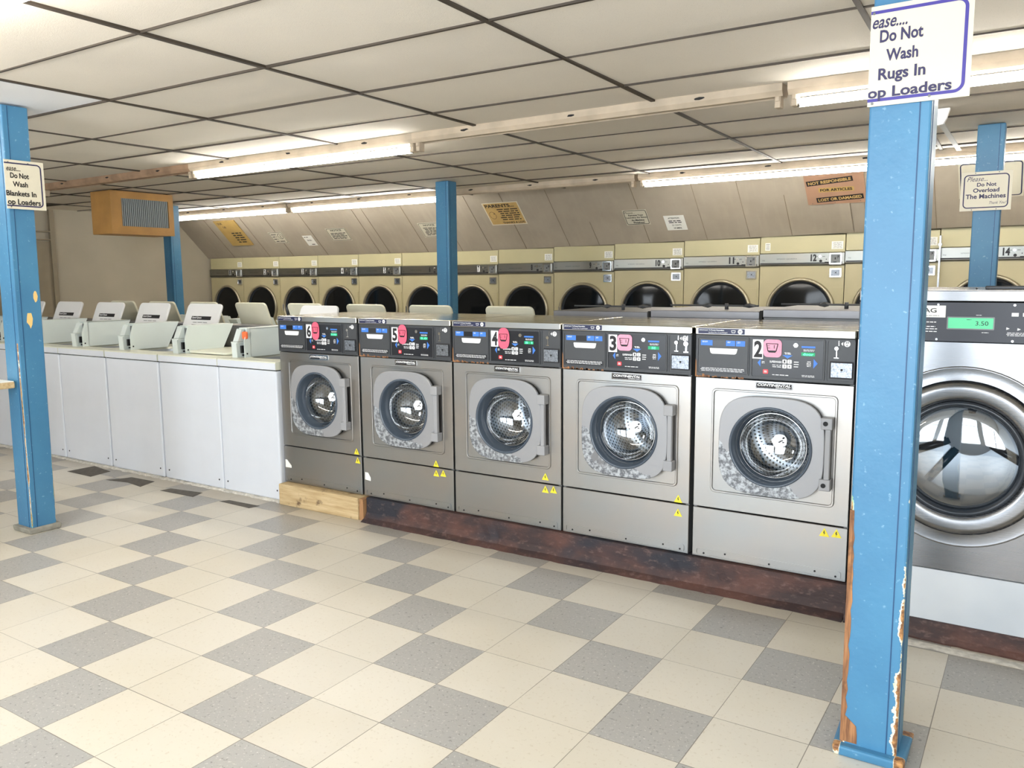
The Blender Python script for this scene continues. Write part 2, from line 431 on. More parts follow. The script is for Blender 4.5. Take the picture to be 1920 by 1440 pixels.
# ceiling: lay-in tiles over dark tees
bm=NB()
def lx(n,y): return -.37+1.215*n-.03*(y-.76)
ys=[.77+.63*m for m in range(-8,11)]
for m in range(len(ys)-1):
    y0,y1=max(ys[m],YF),min(ys[m+1],YB)
    if y1<=y0: continue
    for n in range(-7,5):
        a0,a1,b0,b1=lx(n,y0),lx(n+1,y0),lx(n,y1),lx(n+1,y1)
        cl=lambda v:min(max(v,XL),XR)
        a0,a1,b0,b1=map(cl,(a0,a1,b0,b1))
        if a1-a0<.02: continue
        dz=[random.uniform(0,.006) for _ in range(4)]
        mi=0
        if n==-2 and m==7: mi=1
        if n==-7 and ys[m]>3.2 and ys[m]<3.9: mi=2
        f=bm.faces.new([bm.verts.new(p) for p in ((a0,y0,H+.006+dz[0]),(b0,y1,H+.006+dz[1]),(b1,y1,H+.006+dz[2]),(a1,y0,H+.006+dz[3]))]); f.material_index=mi
for n in range(-7,5):
    for m in range(len(ys)-1):
        y0,y1=max(ys[m],YF),min(ys[m+1],YB); w=random.uniform(.009,.013)
        if y1<=y0 or lx(n,y1)<XL: continue
        vs=[bm.verts.new((lx(n,y)+s*w,y,z)) for z in (H,H+.012) for y,s in ((y0,-1),(y0,1),(y1,1),(y1,-1))]
        for q in ((0,3,2,1),(0,1,5,4),(1,2,6,5),(2,3,7,6),(3,0,4,7)): bm.faces.new([vs[i] for i in q]).material_index=3
for y in ys:
    if y<YF or y>YB: continue
    for n in range(-7,4):
        w=random.choice((.003,.0055,.007,.008,.007)); yj=random.uniform(-.006,.006)
        box(bm,max(lx(n,y),XL),min(lx(n+1,y),XR),y-w+yj,y+w+yj,H+.001,H+.012,3)
box(bm,XL,XR,YF,YB,H+.1,H+.2,2)
struct('ceiling',bm,['tile','tile_new','hole','tee'])
# back wall: 45 degree panelled bulkhead coming down onto the dryers, then the wall behind them
bm=NB()
def topz(x): return 1.777 if x<-3 else 1.777+(min(x,2)+3)/5*.078
xs_=[XL,-3,-1,1,2,XR]; pv=None
for x in xs_:
    zb=topz(x)+.003; rw=[bm.verts.new(p) for p in ((x,8.41-H-.02,H+.02),(x,8.41-zb,zb),(x,8.41-zb+.03,zb+.002),(x,8.45-H,H+.02))]
    if pv:
        for k in range(4): bm.faces.new((pv[k],pv[(k+1)%4],rw[(k+1)%4],rw[k]))
    else: bm.faces.new(rw)
    pv=rw
bm.faces.new(pv[::-1])
struct('wall_slope',bm,['slope'])
bm=NB(); box(bm,XL,XR,YB-.02,YB+.1,0,H,0)
wb=struct('wall_back',bm,['slope'])
bm=NB()
sx_=[-7.9,-7.1,-6.6,-5.9,-4.92,-4.75,-4.1,-3.55,-3.1,-2.6,-2.0,-1.62,-1.0,-.35,.1,.52,1.1,1.22,1.8,2.2]
for i,x in enumerate(sx_):
    t_=.001 if i%3 else .0018
    dx=random.uniform(-.03,.03)
    z1=random.choice((H,H,2.2,2.05)) if i%2 else H
    zz=[z1,1.82]; off=.003
    zl=topz(x)+.006; prism(bm,[(8.41-off-z1,z1-off),(8.41-off-zl,zl-off),(8.415-zl,zl+.005),(8.415-z1,z1+.005)],'x',x-t_,x+t_,0)
struct('trim_1',bm,['seam'])
bm=NB(); prism(bm,[(8.41-.006-2.12,2.12-.006),(8.41-.006-1.87,1.87-.006),(8.414-1.87,1.872),(8.414-2.12,2.122)],'x',.96,1.095,0); struct('trim_3',bm,['slope'])
bm=NB(); box(bm,XL-.12,XL,YF,YB,0,H+.02); struct('wall_left',bm,['wall'])
bm=NB(); box(bm,XR,XR+.12,YF,YB,0,H+.02); struct('wall_right',bm,['outwall'])
# door recess on the left wall
bm=NB(); box(bm,XL,XL+.02,3.1,4.14,0,1.97,0); box(bm,XL+.02,XL+.03,3.2,4.02,.1,1.85,0); struct('door_1',bm,['trim'])
bm=NB(); box(bm,XL,XL+.045,4.14,4.2,0,H,0); box(bm,XL,XL+.05,2.9,4.14,1.985,2.0,0); box(bm,XL,XL+.05,2.9,4.14,2.09,2.105,0); struct('trim_2',bm,['trim'])
# front wall with large shop windows (behind the camera)
wx=[(-6.1,-4.9,1.0,2.2),(-1.3,.9,.45,2.28),(1.1,2.9,.45,2.28),(3.1,4.5,.45,2.28)]
bm=NB(); z0=.45; z1=2.28
box(bm,XL,XR,YF-.12,YF,0,z0,1); box(bm,XL,XR,YF-.12,YF,z1,H+.02); box(bm,-6.1,-4.9,YF-.12,YF,z0,1.0); box(bm,-6.1,-4.9,YF-.12,YF,2.2,z1)
e=[XL]+[v for p in wx for v in p[:2]]+[XR]
for i in range(0,len(e),2): box(bm,e[i],e[i+1],YF-.12,YF,z0,z1)
struct('wall_front',bm,['outwall','dado_refl'])
for k,(a,b,WZ0,WZ1) in enumerate(wx):
    bm=NB(); w=.03
    box(bm,a,a+w,YF-.09,YF-.04,WZ0,WZ1); box(bm,b-w,b,YF-.09,YF-.04,WZ0,WZ1); box(bm,a,b,YF-.09,YF-.04,WZ0,WZ0+w); box(bm,a,b,YF-.09,YF-.04,WZ1-w,WZ1)
    box(bm,(a+b)/2-w/2,(a+b)/2+w/2,YF-.09,YF-.04,WZ0,WZ1); box(bm,a,b,YF-.09,YF-.04,1.6,1.6+w)
    if k==0:
        for q in (.25,.75): box(bm,a+(b-a)*q-.012,a+(b-a)*q+.012,YF-.09,YF-.04,WZ0,WZ1)
    struct('window_%d'%(k+1),bm,['alum'])
    l=bpy.data.lights.new('window_portal','AREA'); l.shape='RECTANGLE'; l.size=b-a; l.size_y=WZ1-WZ0; l.cycles.is_portal=True
    lo=bpy.data.objects.new('window_portal',l); COL.objects.link(lo); lo.location=((a+b)/2,YF-.13,(WZ0+WZ1)/2); lo.rotation_euler=(PI/2,0,0)

# ------------------------------------------------------------------ posts
def post(x,y,label,yellow=(),splinter=False,base='concrete',tw=(0,0)):
    t=thing('support_post',label,'post',(x,y,0),group='blue square support posts')
    bm=NB()
    box(bm,-HXP,HXP,-HYP,HYP,.0,H)
    bev(bm,.006,2)
    for v in bm.verts:
        k=v.co.z/H; v.co.x+=tw[0]*k; v.co.y+=tw[1]*k
    fin('shaft',bm,['post' if splinter else 'post_sound'],t)
    bm=NB()   # casing board joints: narrow raised strips on the faces
    for s in (-1,1):
        box(bm,.048,.051,-.0715,-.069,.02,H-.005) if s<0 else box(bm,.048,.051,.069,.0715,.02,H-.005)
    box(bm,.077,.0795,-.042,-.039,.02,H-.005)
    for v in bm.verts:
        k=v.co.z/H; v.co.x+=tw[0]*k; v.co.y+=tw[1]*k
    fin('casing_joint',bm,['postdark'],t)
    bm=NB(); box(bm,-.1,.1,-.094,.094,0,.035); 
    for v in bm.verts: v.co.x+=random.uniform(-.01,.01); v.co.y+=random.uniform(-.01,.01)
    bev(bm,.008,2); fin('footing',bm,['post_sound' if splinter else base],t)
    if yellow:
        bm=NB()
        for (yy,zz,a,b_) in yellow:
            pts=[(yy+a*math.cos(2*PI*i/9)*random.uniform(.7,1.1)*(.6 if i in(6,7) else 1),zz+b_*math.sin(2*PI*i/9)*random.uniform(.8,1.2)) for i in range(9)]
            k=zz/H
            bmf=bm.faces.new([bm.verts.new((.0786+tw[0]*k,p_[0]+tw[1]*k,p_[1])) for p_ in pts])
        o=fin('paint_chip',bm,['ychip'],t,norm=False); o['label']='yellow primer showing through chipped blue paint'
    if splinter:
        bm=NB()
        n=26
        prev=None
        for i in range(n+1):
            z=.04+.72*i/n; w=.011+.007*random.random()*(1 if i<n-2 else .2)+(.03 if i<3 else 0)
            row=[bm.verts.new(p) for p in ((-.0785,-.045,z),(-.0795,-.0715,z),(-.0795+w,-.0715,z),(-.0795+w,-.066,z))]
            if prev:
                for a in range(3): bm.faces.new((prev[a],prev[a+1],row[a+1],row[a]))
            prev=row
        o=fin('splintered_edge',bm,['woodraw'],t); o['label']='bare brown splintered wood edge'
    return t
post(2.300,.69,'near blue post right of centre with chipped edges under the rugs sign',splinter=True,tw=(0,0))
post(-2.235,.545,'blue post at the left edge with two yellow paint chips',yellow=((.04,1.36,.012,.035),(.0,1.235,.018,.05)),tw=(.045,.0))
post(-2.40,4.78,'blue post in front of dryers 6 and 7 in the middle of the room')
post(2.31,4.38,'blue post behind the big washer, carrying the overload sign')
post(-6.85,4.80,'far blue post below the tan heater by the left wall')

# ------------------------------------------------------------------ signs
def sign(name,label,w,h,loc,rot,board,lines,border=None,bx_=.012,cat='sign',group=None,screws=(),inks=('ink',),shear=0,cutleft=False,thick=.003,extra=None):
    t=thing(name,label,cat,loc,rot,group)
    bm=NB(); box(bm,0,w,0,thick,0,h); fin('board',bm,[board],t)
    if border:
        bm=NB(); col,bw,ins,rad=border
        if not cutleft:
            ring(bm,rr(ins,w-ins,ins,h-ins,rad),rr(ins+bw,w-ins-bw,ins+bw,h-ins-bw,max(rad-bw,.002)),'y',-.0008,.0002)
        else:
            n=8; O=[(0,h-ins)];I=[(0,h-ins-bw)]
            for cx_,cz_,a0,a1 in ((w-ins-rad,h-ins-rad,90,0),(w-ins-rad,ins+rad,0,-90)):
                for i in range(n+1):
                    a=math.radians(a0+(a1-a0)*i/n); O.append((cx_+rad*math.cos(a),cz_+rad*math.sin(a))); r2=rad-bw; I.append((cx_+r2*math.cos(a),cz_+r2*math.sin(a)))
            O.append((0,ins)); I.append((0,ins+bw))
            for i in range(len(O)-1):
                flat(bm,[O[i],O[i+1],I[i+1],I[i]],-.0008)
        fin('border',bm,[col],t,norm=not cutleft)
    if lines or extra:
        bm=NB()
        for L in lines:
            s,x0,x1,z0,z1=L[:5]; kw=L[5] if len(L)>5 else {}
            txt(bm,s,x0*w,x1*w,z0*h,z1*h,-.0014,**kw)
        if extra: extra(bm,w,h)
        fin('lettering',bm,list(inks),t,norm=False)
    for (a,b) in screws:
        bm=NB(); prism(bm,circ(a*w,b*h,.0035,8),'y',-.003,0); fin('screw',bm,['galv'],t)
    return t
B1=dict(bold=.027); B2=dict(bold=.025)
sign('rules_sign','ivory sign with purple border about rugs on the near blue post',.247,.262,(2.218,.612,1.9),(0,math.radians(-0),math.radians(-1)),'ivory',
 [('ease....',.02,.37,.775,.865,dict(shear=.3,bold=.015)),('Do Not',.10,.53,.63,.755,B1),('Wash',.17,.49,.44,.56,B1),('Rugs In',.10,.57,.222,.375,B1),('op Loaders',.0,.83,.05,.19,B1)],
 border=('purple',.0085,.012,.026),cutleft=True,inks=('dkpurple',),screws=((.03,.93),(.05,.03),(.62,.045)))
sign('rules_sign','cream sign about blankets on the blue post at the left edge',.21,.262,(-2.105,.462,1.838),(0,0,PI/2),'ivory',
 [('ease....',.05,.40,.775,.85,dict(shear=.3,bold=.01)),('Do Not',.13,.60,.63,.74,B1),('Wash',.18,.56,.455,.565,B1),('Blankets In',.0,.76,.265,.375,B1),('op Loaders',.02,.86,.055,.205,B1)],
 border=('dkpurple',.007,.014,.024),cutleft=True,inks=('ink',),screws=((.1,.95),(.6,.95),(.1,.04)))
sign('rules_sign','small ivory sign asking not to overload the machines, on far right blue post',.287,.245,(2.158,4.285,1.847),(0,0,math.radians(-.5)),'ivory',
 [('Please...',.12,.52,.76,.88,dict(shear=.4)),('Do Not',.32,.70,.62,.72,B1),('Overload',.25,.76,.47,.58,B1),('The Machines',.11,.89,.31,.43,B1),('Thank You!',.58,.91,.16,.23,dict(shear=.4))],
 border=('dkpurple',.007,.016,.026),inks=('dkpurple',),screws=((.28,.97),(.74,.97),(.24,.03),(.72,.03)))
def slope_sign(name,label,x0,x1,zt,zb,board,lines,**k):
    h=(zt-zb)*1.4142; z=zb; yy=8.41-z-.002-k.get('thick',.003)*1.1; 
    return sign(name,label,x1-x0,h,(x0,yy,z-.002-k.get('thick',.003)*.35),(PI/4,0,0),board,lines,**k)
def fl(*a,**k):
    return lambda bm,w,h:[flines(bm,q[0]*w,q[1]*w,q[2]*h,q[3]*h,q[4],-.0014,0,**k) for q in a]
slope_sign('notice_board','ochre poster at the far left of the sloping bulkhead',-7.70,-7.24,2.30,1.96,'ygold2',[('OUR',.12,.34,.86,.94,B2),('US',.26,.4,.72,.79,B2)],extra=fl((.42,.92,.1,.55,5)),thick=.012)
slope_sign('notice_card','black bordered card with a figure in a circle on the bulkhead',-6.76,-6.48,2.115,1.963,'cardw',[],border=('ink',.006,.008,.02),
  extra=lambda bm,w,h:(ring(bm,circ(.72*w,.62*h,.05,20),circ(.72*w,.62*h,.043,20),'y',-.0014,-.001),flat(bm,[(.7*w,.5*h),(.75*w,.5*h),(.74*w,.72*h),(.71*w,.72*h)],-.0015),flines(bm,.1*w,.5*w,.3*h,.88*h,3,-.0014,0,.3),flines(bm,.1*w,.85*w,.1*h,.3*h,1,-.0014,0,.3)))
slope_sign('paper_notice','pale paper slip between the figure card and the NOTICE card',-6.137,-5.955,2.05,1.917,'paper',[],extra=fl((.1,.6,.78,.9,1),(.2,.8,.45,.62,2),(.4,.8,.06,.2,1)),thick=.001)
slope_sign('notice_card','black bordered card headed NOTICE on the bulkhead',-5.61,-5.25,2.125,1.965,'cardw',[('NOTICE',.22,.78,.76,.90,dict(bold=.03))],border=('ink',.006,.008,.02),extra=fl((.1,.9,.14,.66,5)))
slope_sign('notice_card','bordered card partly behind the middle blue post',-4.0,-3.64,2.13,1.96,'cardw',[('NOTICE',.22,.7,.78,.90,B1)],border=('ink',.005,.008,.02),extra=fl((.1,.9,.14,.7,6)))
slope_sign('parents_poster','orange poster headed PARENTS with THANKS A LOT at the foot',-2.90,-2.41,2.30,2.062,'ivory',[],
  inks=('ink','ygold'),extra=lambda bm,w,h:(flat(bm,[(.03*w,.04*h),(.97*w,.04*h),(.97*w,.97*h),(.03*w,.97*h)],-.0006,1),txt(bm,'PARENTS...',.06*w,.86*w,.79*h,.93*h,-.0014,0,.03),flines(bm,.34*w,.94*w,.2*h,.74*h,6,-.0014,0,.45),
    txt(bm,'THANKS A LOT!',.34*w,.96*w,.06*h,.15*h,-.0014,0,.03),ring(bm,circ(.16*w,.45*h,.045,16,.055),circ(.16*w,.45*h,.041,16,.051),'y',-.0014,-.001),flat(bm,[(.2*w,.5*h),(.23*w,.5*h),(.23*w,.53*h),(.2*w,.53*h)],-.0015)))
slope_sign('notice_card','green-tinted card asking to remove laundry, on the bulkhead above dryer 10',-1.187,-.912,2.146,1.998,'cardw',
  [('Please...',.06,.5,.76,.88,dict(shear=.3)),('Remove Your',.2,.82,.60,.71,B1),('Laundry As Soon',.08,.94,.43,.55,B1),('As Machine',.26,.8,.27,.38,B1),('Finishes!',.32,.78,.11,.22,B1)],border=('ink',.006,.008,.022))
slope_sign('paper_notice','white paper headed ATTENTION to the right of the laundry card',-.748,-.525,2.072,1.93,'paper',[('ATTENTION',.2,.75,.78,.88,B1),('25 CENTS',.3,.75,.3,.4,{}),('10 MIN.',.35,.75,.1,.2,B1)],extra=fl((.12,.9,.48,.7,2)),thick=.001)
def respx(bm,w,h):
    for (a,b,c,d,r) in ((.03,.82,.70,.87,.09),(.16,.96,.10,.27,.06)):
        mx,mz=(a+b)/2*w,(c+d)/2*h; cr,sr=math.cos(r),math.sin(r); hw,hh=(b-a)/2*w,(d-c)/2*h
        flat(bm,[(mx+X*cr-Z*sr,mz+X*sr+Z*cr) for X,Z in ((-hw,-hh),(hw,-hh),(hw,hh),(-hw,hh))],-.0010,0)
    txt(bm,'NOT RESPONSIBLE',.06*w,.79*w,.735*h,.835*h,-.0018,1,.035,0,.09)
    flat(bm,[(.22*w,.42*h),(.82*w,.42*h),(.82*w,.57*h),(.22*w,.57*h)],-.0008,2)
    txt(bm,'FOR ARTICLES',.25*w,.79*w,.45*h,.54*h,-.0016,0,.035)
    txt(bm,'LOST OR DAMAGED',.19*w,.93*w,.135*h,.235*h,-.0018,1,.035,0,.06)
slope_sign('disclaimer_sign','copper coloured NOT RESPONSIBLE sign with black bands above dryer 12',.73,1.245,2.345,2.106,'copper',[],inks=('ink','ygold','ygold2'),extra=respx,screws=((.08,.04),(.47,.04),(.9,.06)),thick=.008)
slope_sign('rules_sign','large pale sign with navy border, mostly hidden, behind the far right post',1.985,2.46,2.36,2.09,'cardw',[],border=('navy',.009,.012,.03))

# ------------------------------------------------------------------ fluorescent fixtures
def fixture(x0,y,lit,label,dirty=False,L=2.44,rz=0):
    t=thing('strip_light',label,'ceiling light',(x0,y,H),(0,0,rz),group='bare fluorescent strip lights')
    bm=NB()   # pressed steel channel with splayed lower ribs
    prism(bm,[(-.055,.011),(-.055,-.028),(-.036,-.052),(-.03,-.046),(.03,-.046),(.036,-.052),(.055,-.028),(.055,.011)],'x',0,L-.006,0)
    fin('channel',bm,['fixt2' if dirty else 'fixt'],t)
    bm=NB()
    for k in (.18,.5,.82):
        pts=[(L*k+.035*math.cos(i)*random.uniform(.6,1.1),-.014+.008*math.sin(i)*random.uniform(.6,1.2)) for i in [2*PI*j/8 for j in range(8)]]
        flat(bm,pts,-.0556)
    fin('knockout',bm,['dark'],t,norm=False)
    for s in (.012,L-.05):
        bm=NB(); box(bm,s,s+.03,-.028,.028,-.105,-.045); box(bm,s+.004,s+.026,-.034,.034,-.075,-.04); bev(bm,.003,1); fin('lamp_holder',bm,['fixt'],t)
    if lit:
        bm=NB(); rod(bm,(.046,0,-.088),(L-.054,0,-.088),.0215,16); fin('tube',bm,['tube'],t)
        bm=NB(); rod(bm,(.036,0,-.088),(.052,0,-.088),.0218,14); rod(bm,(L-.06,0,-.088),(L-.044,0,-.088),.0218,14); fin('tube_cap',bm,['chrome'],t)
    return t
r1=math.radians(-.9)
def row(xs,yf,rz): return [(x,yf(x)) for x in xs]
for x,lit,lb,d in ((-5.80,0,'empty rusty strip light at the left of the nearer row, beside the heater',1),(-3.37,1,'lit strip light of the nearer row, left half',0),(-.94,0,'empty strip light with no tube between the two lit ones of the nearer row',0),(1.52,1,'lit strip light of the nearer row behind the rugs sign',0),(3.97,0,'strip light at the right end of the nearer row',0)):
    y=2.60-.055*(x+3.37)/2.44
    if x<3.9: fixture(x,y,lit,lb,bool(d),rz=-.0225)
for x,lit,lb in ((-7.88,1,'lit strip light over dryers 1 and 2, left end of the far row'),(-5.42,1,'lit strip light over dryers 4 and 5 in the far row'),(-2.96,0,'unlit strip light in the far row right of the middle post'),(-.62,1,'lit strip light over dryers 10 to 12 in the far row'),(1.83,1,'lit strip light at the right end of the far row')):
    y=5.55-.012*(x+7.88)
    fixture(x-(.02 if lit==0 else 0),y,lit,lb,rz=-.012,L=2.33 if lit==0 else 2.44)
for x,lit,lb in ((-2.10,1,'lit strip light cut by the top left corner of the photo'),):
    fixture(x,-.49,lit,lb)
fixture(-4.6,-.49,1,'lit strip light of the row over the camera, left of frame'); fixture(.4,-.49,0,'unlit strip light over the camera')

# ------------------------------------------------------------------ hanging heater
t=thing('ceiling_heater','tan box heater with vertical slats hanging from the ceiling at left','heater',(-5.965,3.22,1.935))
W_,D_,HH=.365,.74,.455
bm=NB(); box(bm,0,W_-.02,0,D_,0,HH-.005); bev(bm,.008,2); fin('casing',bm,['heater'],t)
bm=NB()
ring(bm,[(0,0),(D_,0),(D_,HH-.005),(0,HH-.005)],[(.12,.085),(D_-.06,.085),(D_-.06,HH-.08),(.12,HH-.08)],'x',W_-.022,W_,0)
fin('grille_frame',bm,['heater'],t)
bm=NB(); box(bm,W_-.0195,W_-.018,.12,D_-.06,.085,HH-.08); fin('grille_void',bm,['dark'],t)
bm=NB()
for i in range(24):
    y=.132+i*(D_-.20)/23.5; prism(bm,[(W_-.017,y),(W_-.003,y+.008),(W_-.001,y+.006),(W_-.015,y-.002)],'z',.085,HH-.08,0)
fin('louvre',bm,['fin'],t)

# small bracket lamp and strap near the far right post
t=thing('ceiling_bracket','white bracket with a slanting metal strap under the ceiling right of the near post','bracket',(2.09,3.62,H))
bm=NB(); prism(bm,[(-.035,0.004),(.045,0.004),(.03,-.05),(.012,-.085),(-.02,-.09)],'y',-.02,.02); fin('bracket_plate',bm,['bwhite'],t)
bm=NB()
A_=Vector((.005,.0,-.085)); B_=Vector((-.02,1.44,-.055)); vs=[bm.verts.new(p+Vector((dx,0,dz))) for p in (A_,B_) for dx,dz in ((-.016,0),(.016,0),(.016,.004),(-.016,.004))]
for q in ((0,1,2,3),(7,6,5,4),(0,4,5,1),(1,5,6,2),(2,6,7,3),(3,7,4,0)): bm.faces.new([vs[i] for i in q])
fin('strap',bm,['fin'],t)

# ------------------------------------------------------------------ dryers
DY=6.6; DT=1.84
def make_dryer():
    t=thing('tumble_dryer','','clothes dryer',group='coin operated tumble dryers along the back wall')
    bm=NB(); box(bm,.004,.796,.012,.75,0,DT-.004); fin('cabinet',bm,['dryer'],t)
    cx,cz,R=.402,1.10,.325
    bm=NB()
    n=64; ring(bm,rectray(cx,cz,.004,.796,.62,1.54,n),circ(cx,cz,R,n),'y',0,.014,0); box(bm,.004,.796,.0,.014,.0,.615)
    fin('front_panel',bm,['dryer'],t)
    bm=NB(); box(bm,.004,.796,0,.014,1.672,DT); bev(bm,.003,1); fin('top_panel',bm,['dryer2'],t)
    bm=NB(); prism(bm,[(0.0,1.672),(-.018,1.664),(-.018,1.56),(-.006,1.545),(.0,1.545)],'x',.004,.796,0)
    fin('control_band',bm,['steel_band'],t)
    bm=NB(); box(bm,.01,.62,-.0195,-.017,1.562,1.574); box(bm,.62,.78,-.0195,-.017,1.562,1.58); fin('band_stripe',bm,['ink'],t)
    bm=NB(); txt(bm,'SPEED QUEEN',.17,.36,1.607,1.618,-.0192,0,.0); txt(bm,'SQ',.03,.055,1.594,1.606,-.0192,0,.01); fin('brand_lettering',bm,['fascia'],t,norm=False)
    # dial, dots and legend beside the number
    bm=NB(); prism(bm,circ(.578,1.632,.014,16),'y',-.026,-.018,0); prism(bm,circ(.584,1.588,.013,16),'y',-.024,-.018,1); prism(bm,circ(.635,1.604,.005,10),'y',-.022,-.018,1)
    for a in (.548,.61): box(bm,a-.012,a+.012,-.0195,-.018,1.63,1.634,1)
    fin('dial',bm,['chrome','ink'],t)
    bm=NB(); ring(bm,rr(.665,.775,1.555,1.662,.006),rr(.676,.764,1.566,1.651,.004),'y',-.034,-.016,0); box(bm,.676,.764,-.026,-.018,1.566,1.651,1)
    box(bm,.712,.722,-.029,-.026,1.60,1.62,2); box(bm,.735,.738,-.028,-.026,1.61,1.64,2); box(bm,.742,.75,-.028,-.026,1.62,1.64,2); box(bm,.70,.73,-.03,-.026,1.573,1.58,2)
    fin('coin_box',bm,['chrome','galv','ink'],t)
    bm=NB(); ring(bm,rr(.668,.772,1.43,1.515,.005),rr(.68,.76,1.442,1.503,.003),'y',-.014,0,0); box(bm,.68,.76,-.006,0,1.442,1.503,1); prism(bm,circ(.722,1.474,.006,10),'y',-.009,-.006,2)
    fin('coin_drawer',bm,['chrome','coinplate','ink'],t)
    bm=NB(); box(bm,.674,.778,-.0012,0,1.70,1.775,0); flines(bm,.684,.77,1.706,1.768,6,-.0018,1,.3); fin('instruction_sticker',bm,['paper','ink'],t,norm=False)
    # round door
    d=NB(); lathe(d,[(R,.012),(R+.004,-.012),(R-.004,-.03),(R-.016,-.036),(R-.028,-.03),(R-.032,.0)],cx,cz,64)
    do=fin('door',d,['dring'],t)
    bm=NB(); lathe(bm,[(R-.031,-.012),(R-.05,-.004),(R-.058,.01)],cx,cz,64); fin('door_seal',bm,['darkring'],do)
    bm=NB(); lathe(bm,[(R-.056,.006),(.14,-.004),(.0,-.008)],cx,cz,48); fin('door_glass',bm,['dglass'],do)
    bm=NB(); box(bm,cx-R+.012,cx-R+.022,-.05,-.03,cz-.05,cz+.045); bev(bm,.003,1); fin('door_handle',bm,['chrome'],do)
    bm=NB(); box(bm,.70,.79,-.004,0,1.332,1.337,0); box(bm,.776,.782,-.006,0,.75,1.33,0); fin('hinge_cover',bm,['dryer2'],t)
    return t
dxb=[-8.47,-7.70,-6.89,-6.09,-5.31,-4.535,-3.765,-2.995,-2.215,-1.43,-.61,.20,1.02,1.83,2.64]
d0=make_dryer(); W=.8
desc={1:'leftmost dryer, number 1, beside the left wall',2:'cream dryer number 2',3:'cream dryer number 3',4:'cream dryer number 4',5:'cream dryer number 5',6:'cream dryer number 6, cut by the middle blue post',7:'cream dryer number 7 right of the middle post',8:'cream dryer number 8, silver framed coin box',9:'cream dryer number 9 with a white coin drawer',10:'cream dryer number 10 reflecting a paned window',11:'cream dryer number 11',12:'cream dryer number 12 left of the near blue post',13:'cream dryer mostly hidden by the near blue post',14:'cream dryer behind the far right blue post'}
for i in range(14):
    a,b=dxb[i],dxb[i+1]; loc=(a,DY,topz((a+b)/2)-DT); 
    lb=desc[i+1]
    if i==0: t=d0; t.location=loc; t.scale=((b-a)/W,1,1); t['label']=lb
    else: t=dup(d0,loc,lb,sx=(b-a)/W,skip=('number_decal',))
    if i==11:
        bm=NB(); box(bm,.05,.10,-.0012,0,1.70,1.775,0); flines(bm,.056,.095,1.706,1.768,5,-.0018,1,.3); fin('instruction_sticker',bm,['paper','ink'],t,norm=False)
    s=str(i+1); bm=NB(); w=.024 if len(s)==1 else .055
    if i==13: w=.055
    box(bm,.49-.008,.49+w+.008,-.0186,-.018,1.583,1.657,1) if i in (0,1,2,3,4,6) else None
    txt(bm,s,.49,.49+w,1.586,1.655,-.0195,0,.045); fin('number_decal',bm,['ink','bwhite'],t,norm=False)
# plinth below the dryers so that none floats
bm=NB(); box(bm,XL+.05,2.70,6.66,7.3,-.0,.012); 

# filler post between dryer 1 and the left wall, chrome edge right of dryer 13
bm.free()
t=tag(fin('door_edge_strip',(lambda b:(box(b,1.83,1.845,6.535,6.565,1.05,1.79),box(b,1.822,1.853,6.53,6.567,1.70,1.72),box(b,1.822,1.853,6.53,6.567,1.12,1.14),b)[-1])(NB()),['steel_bright']),'upright chrome strip between the two dryers behind the near post','strip')

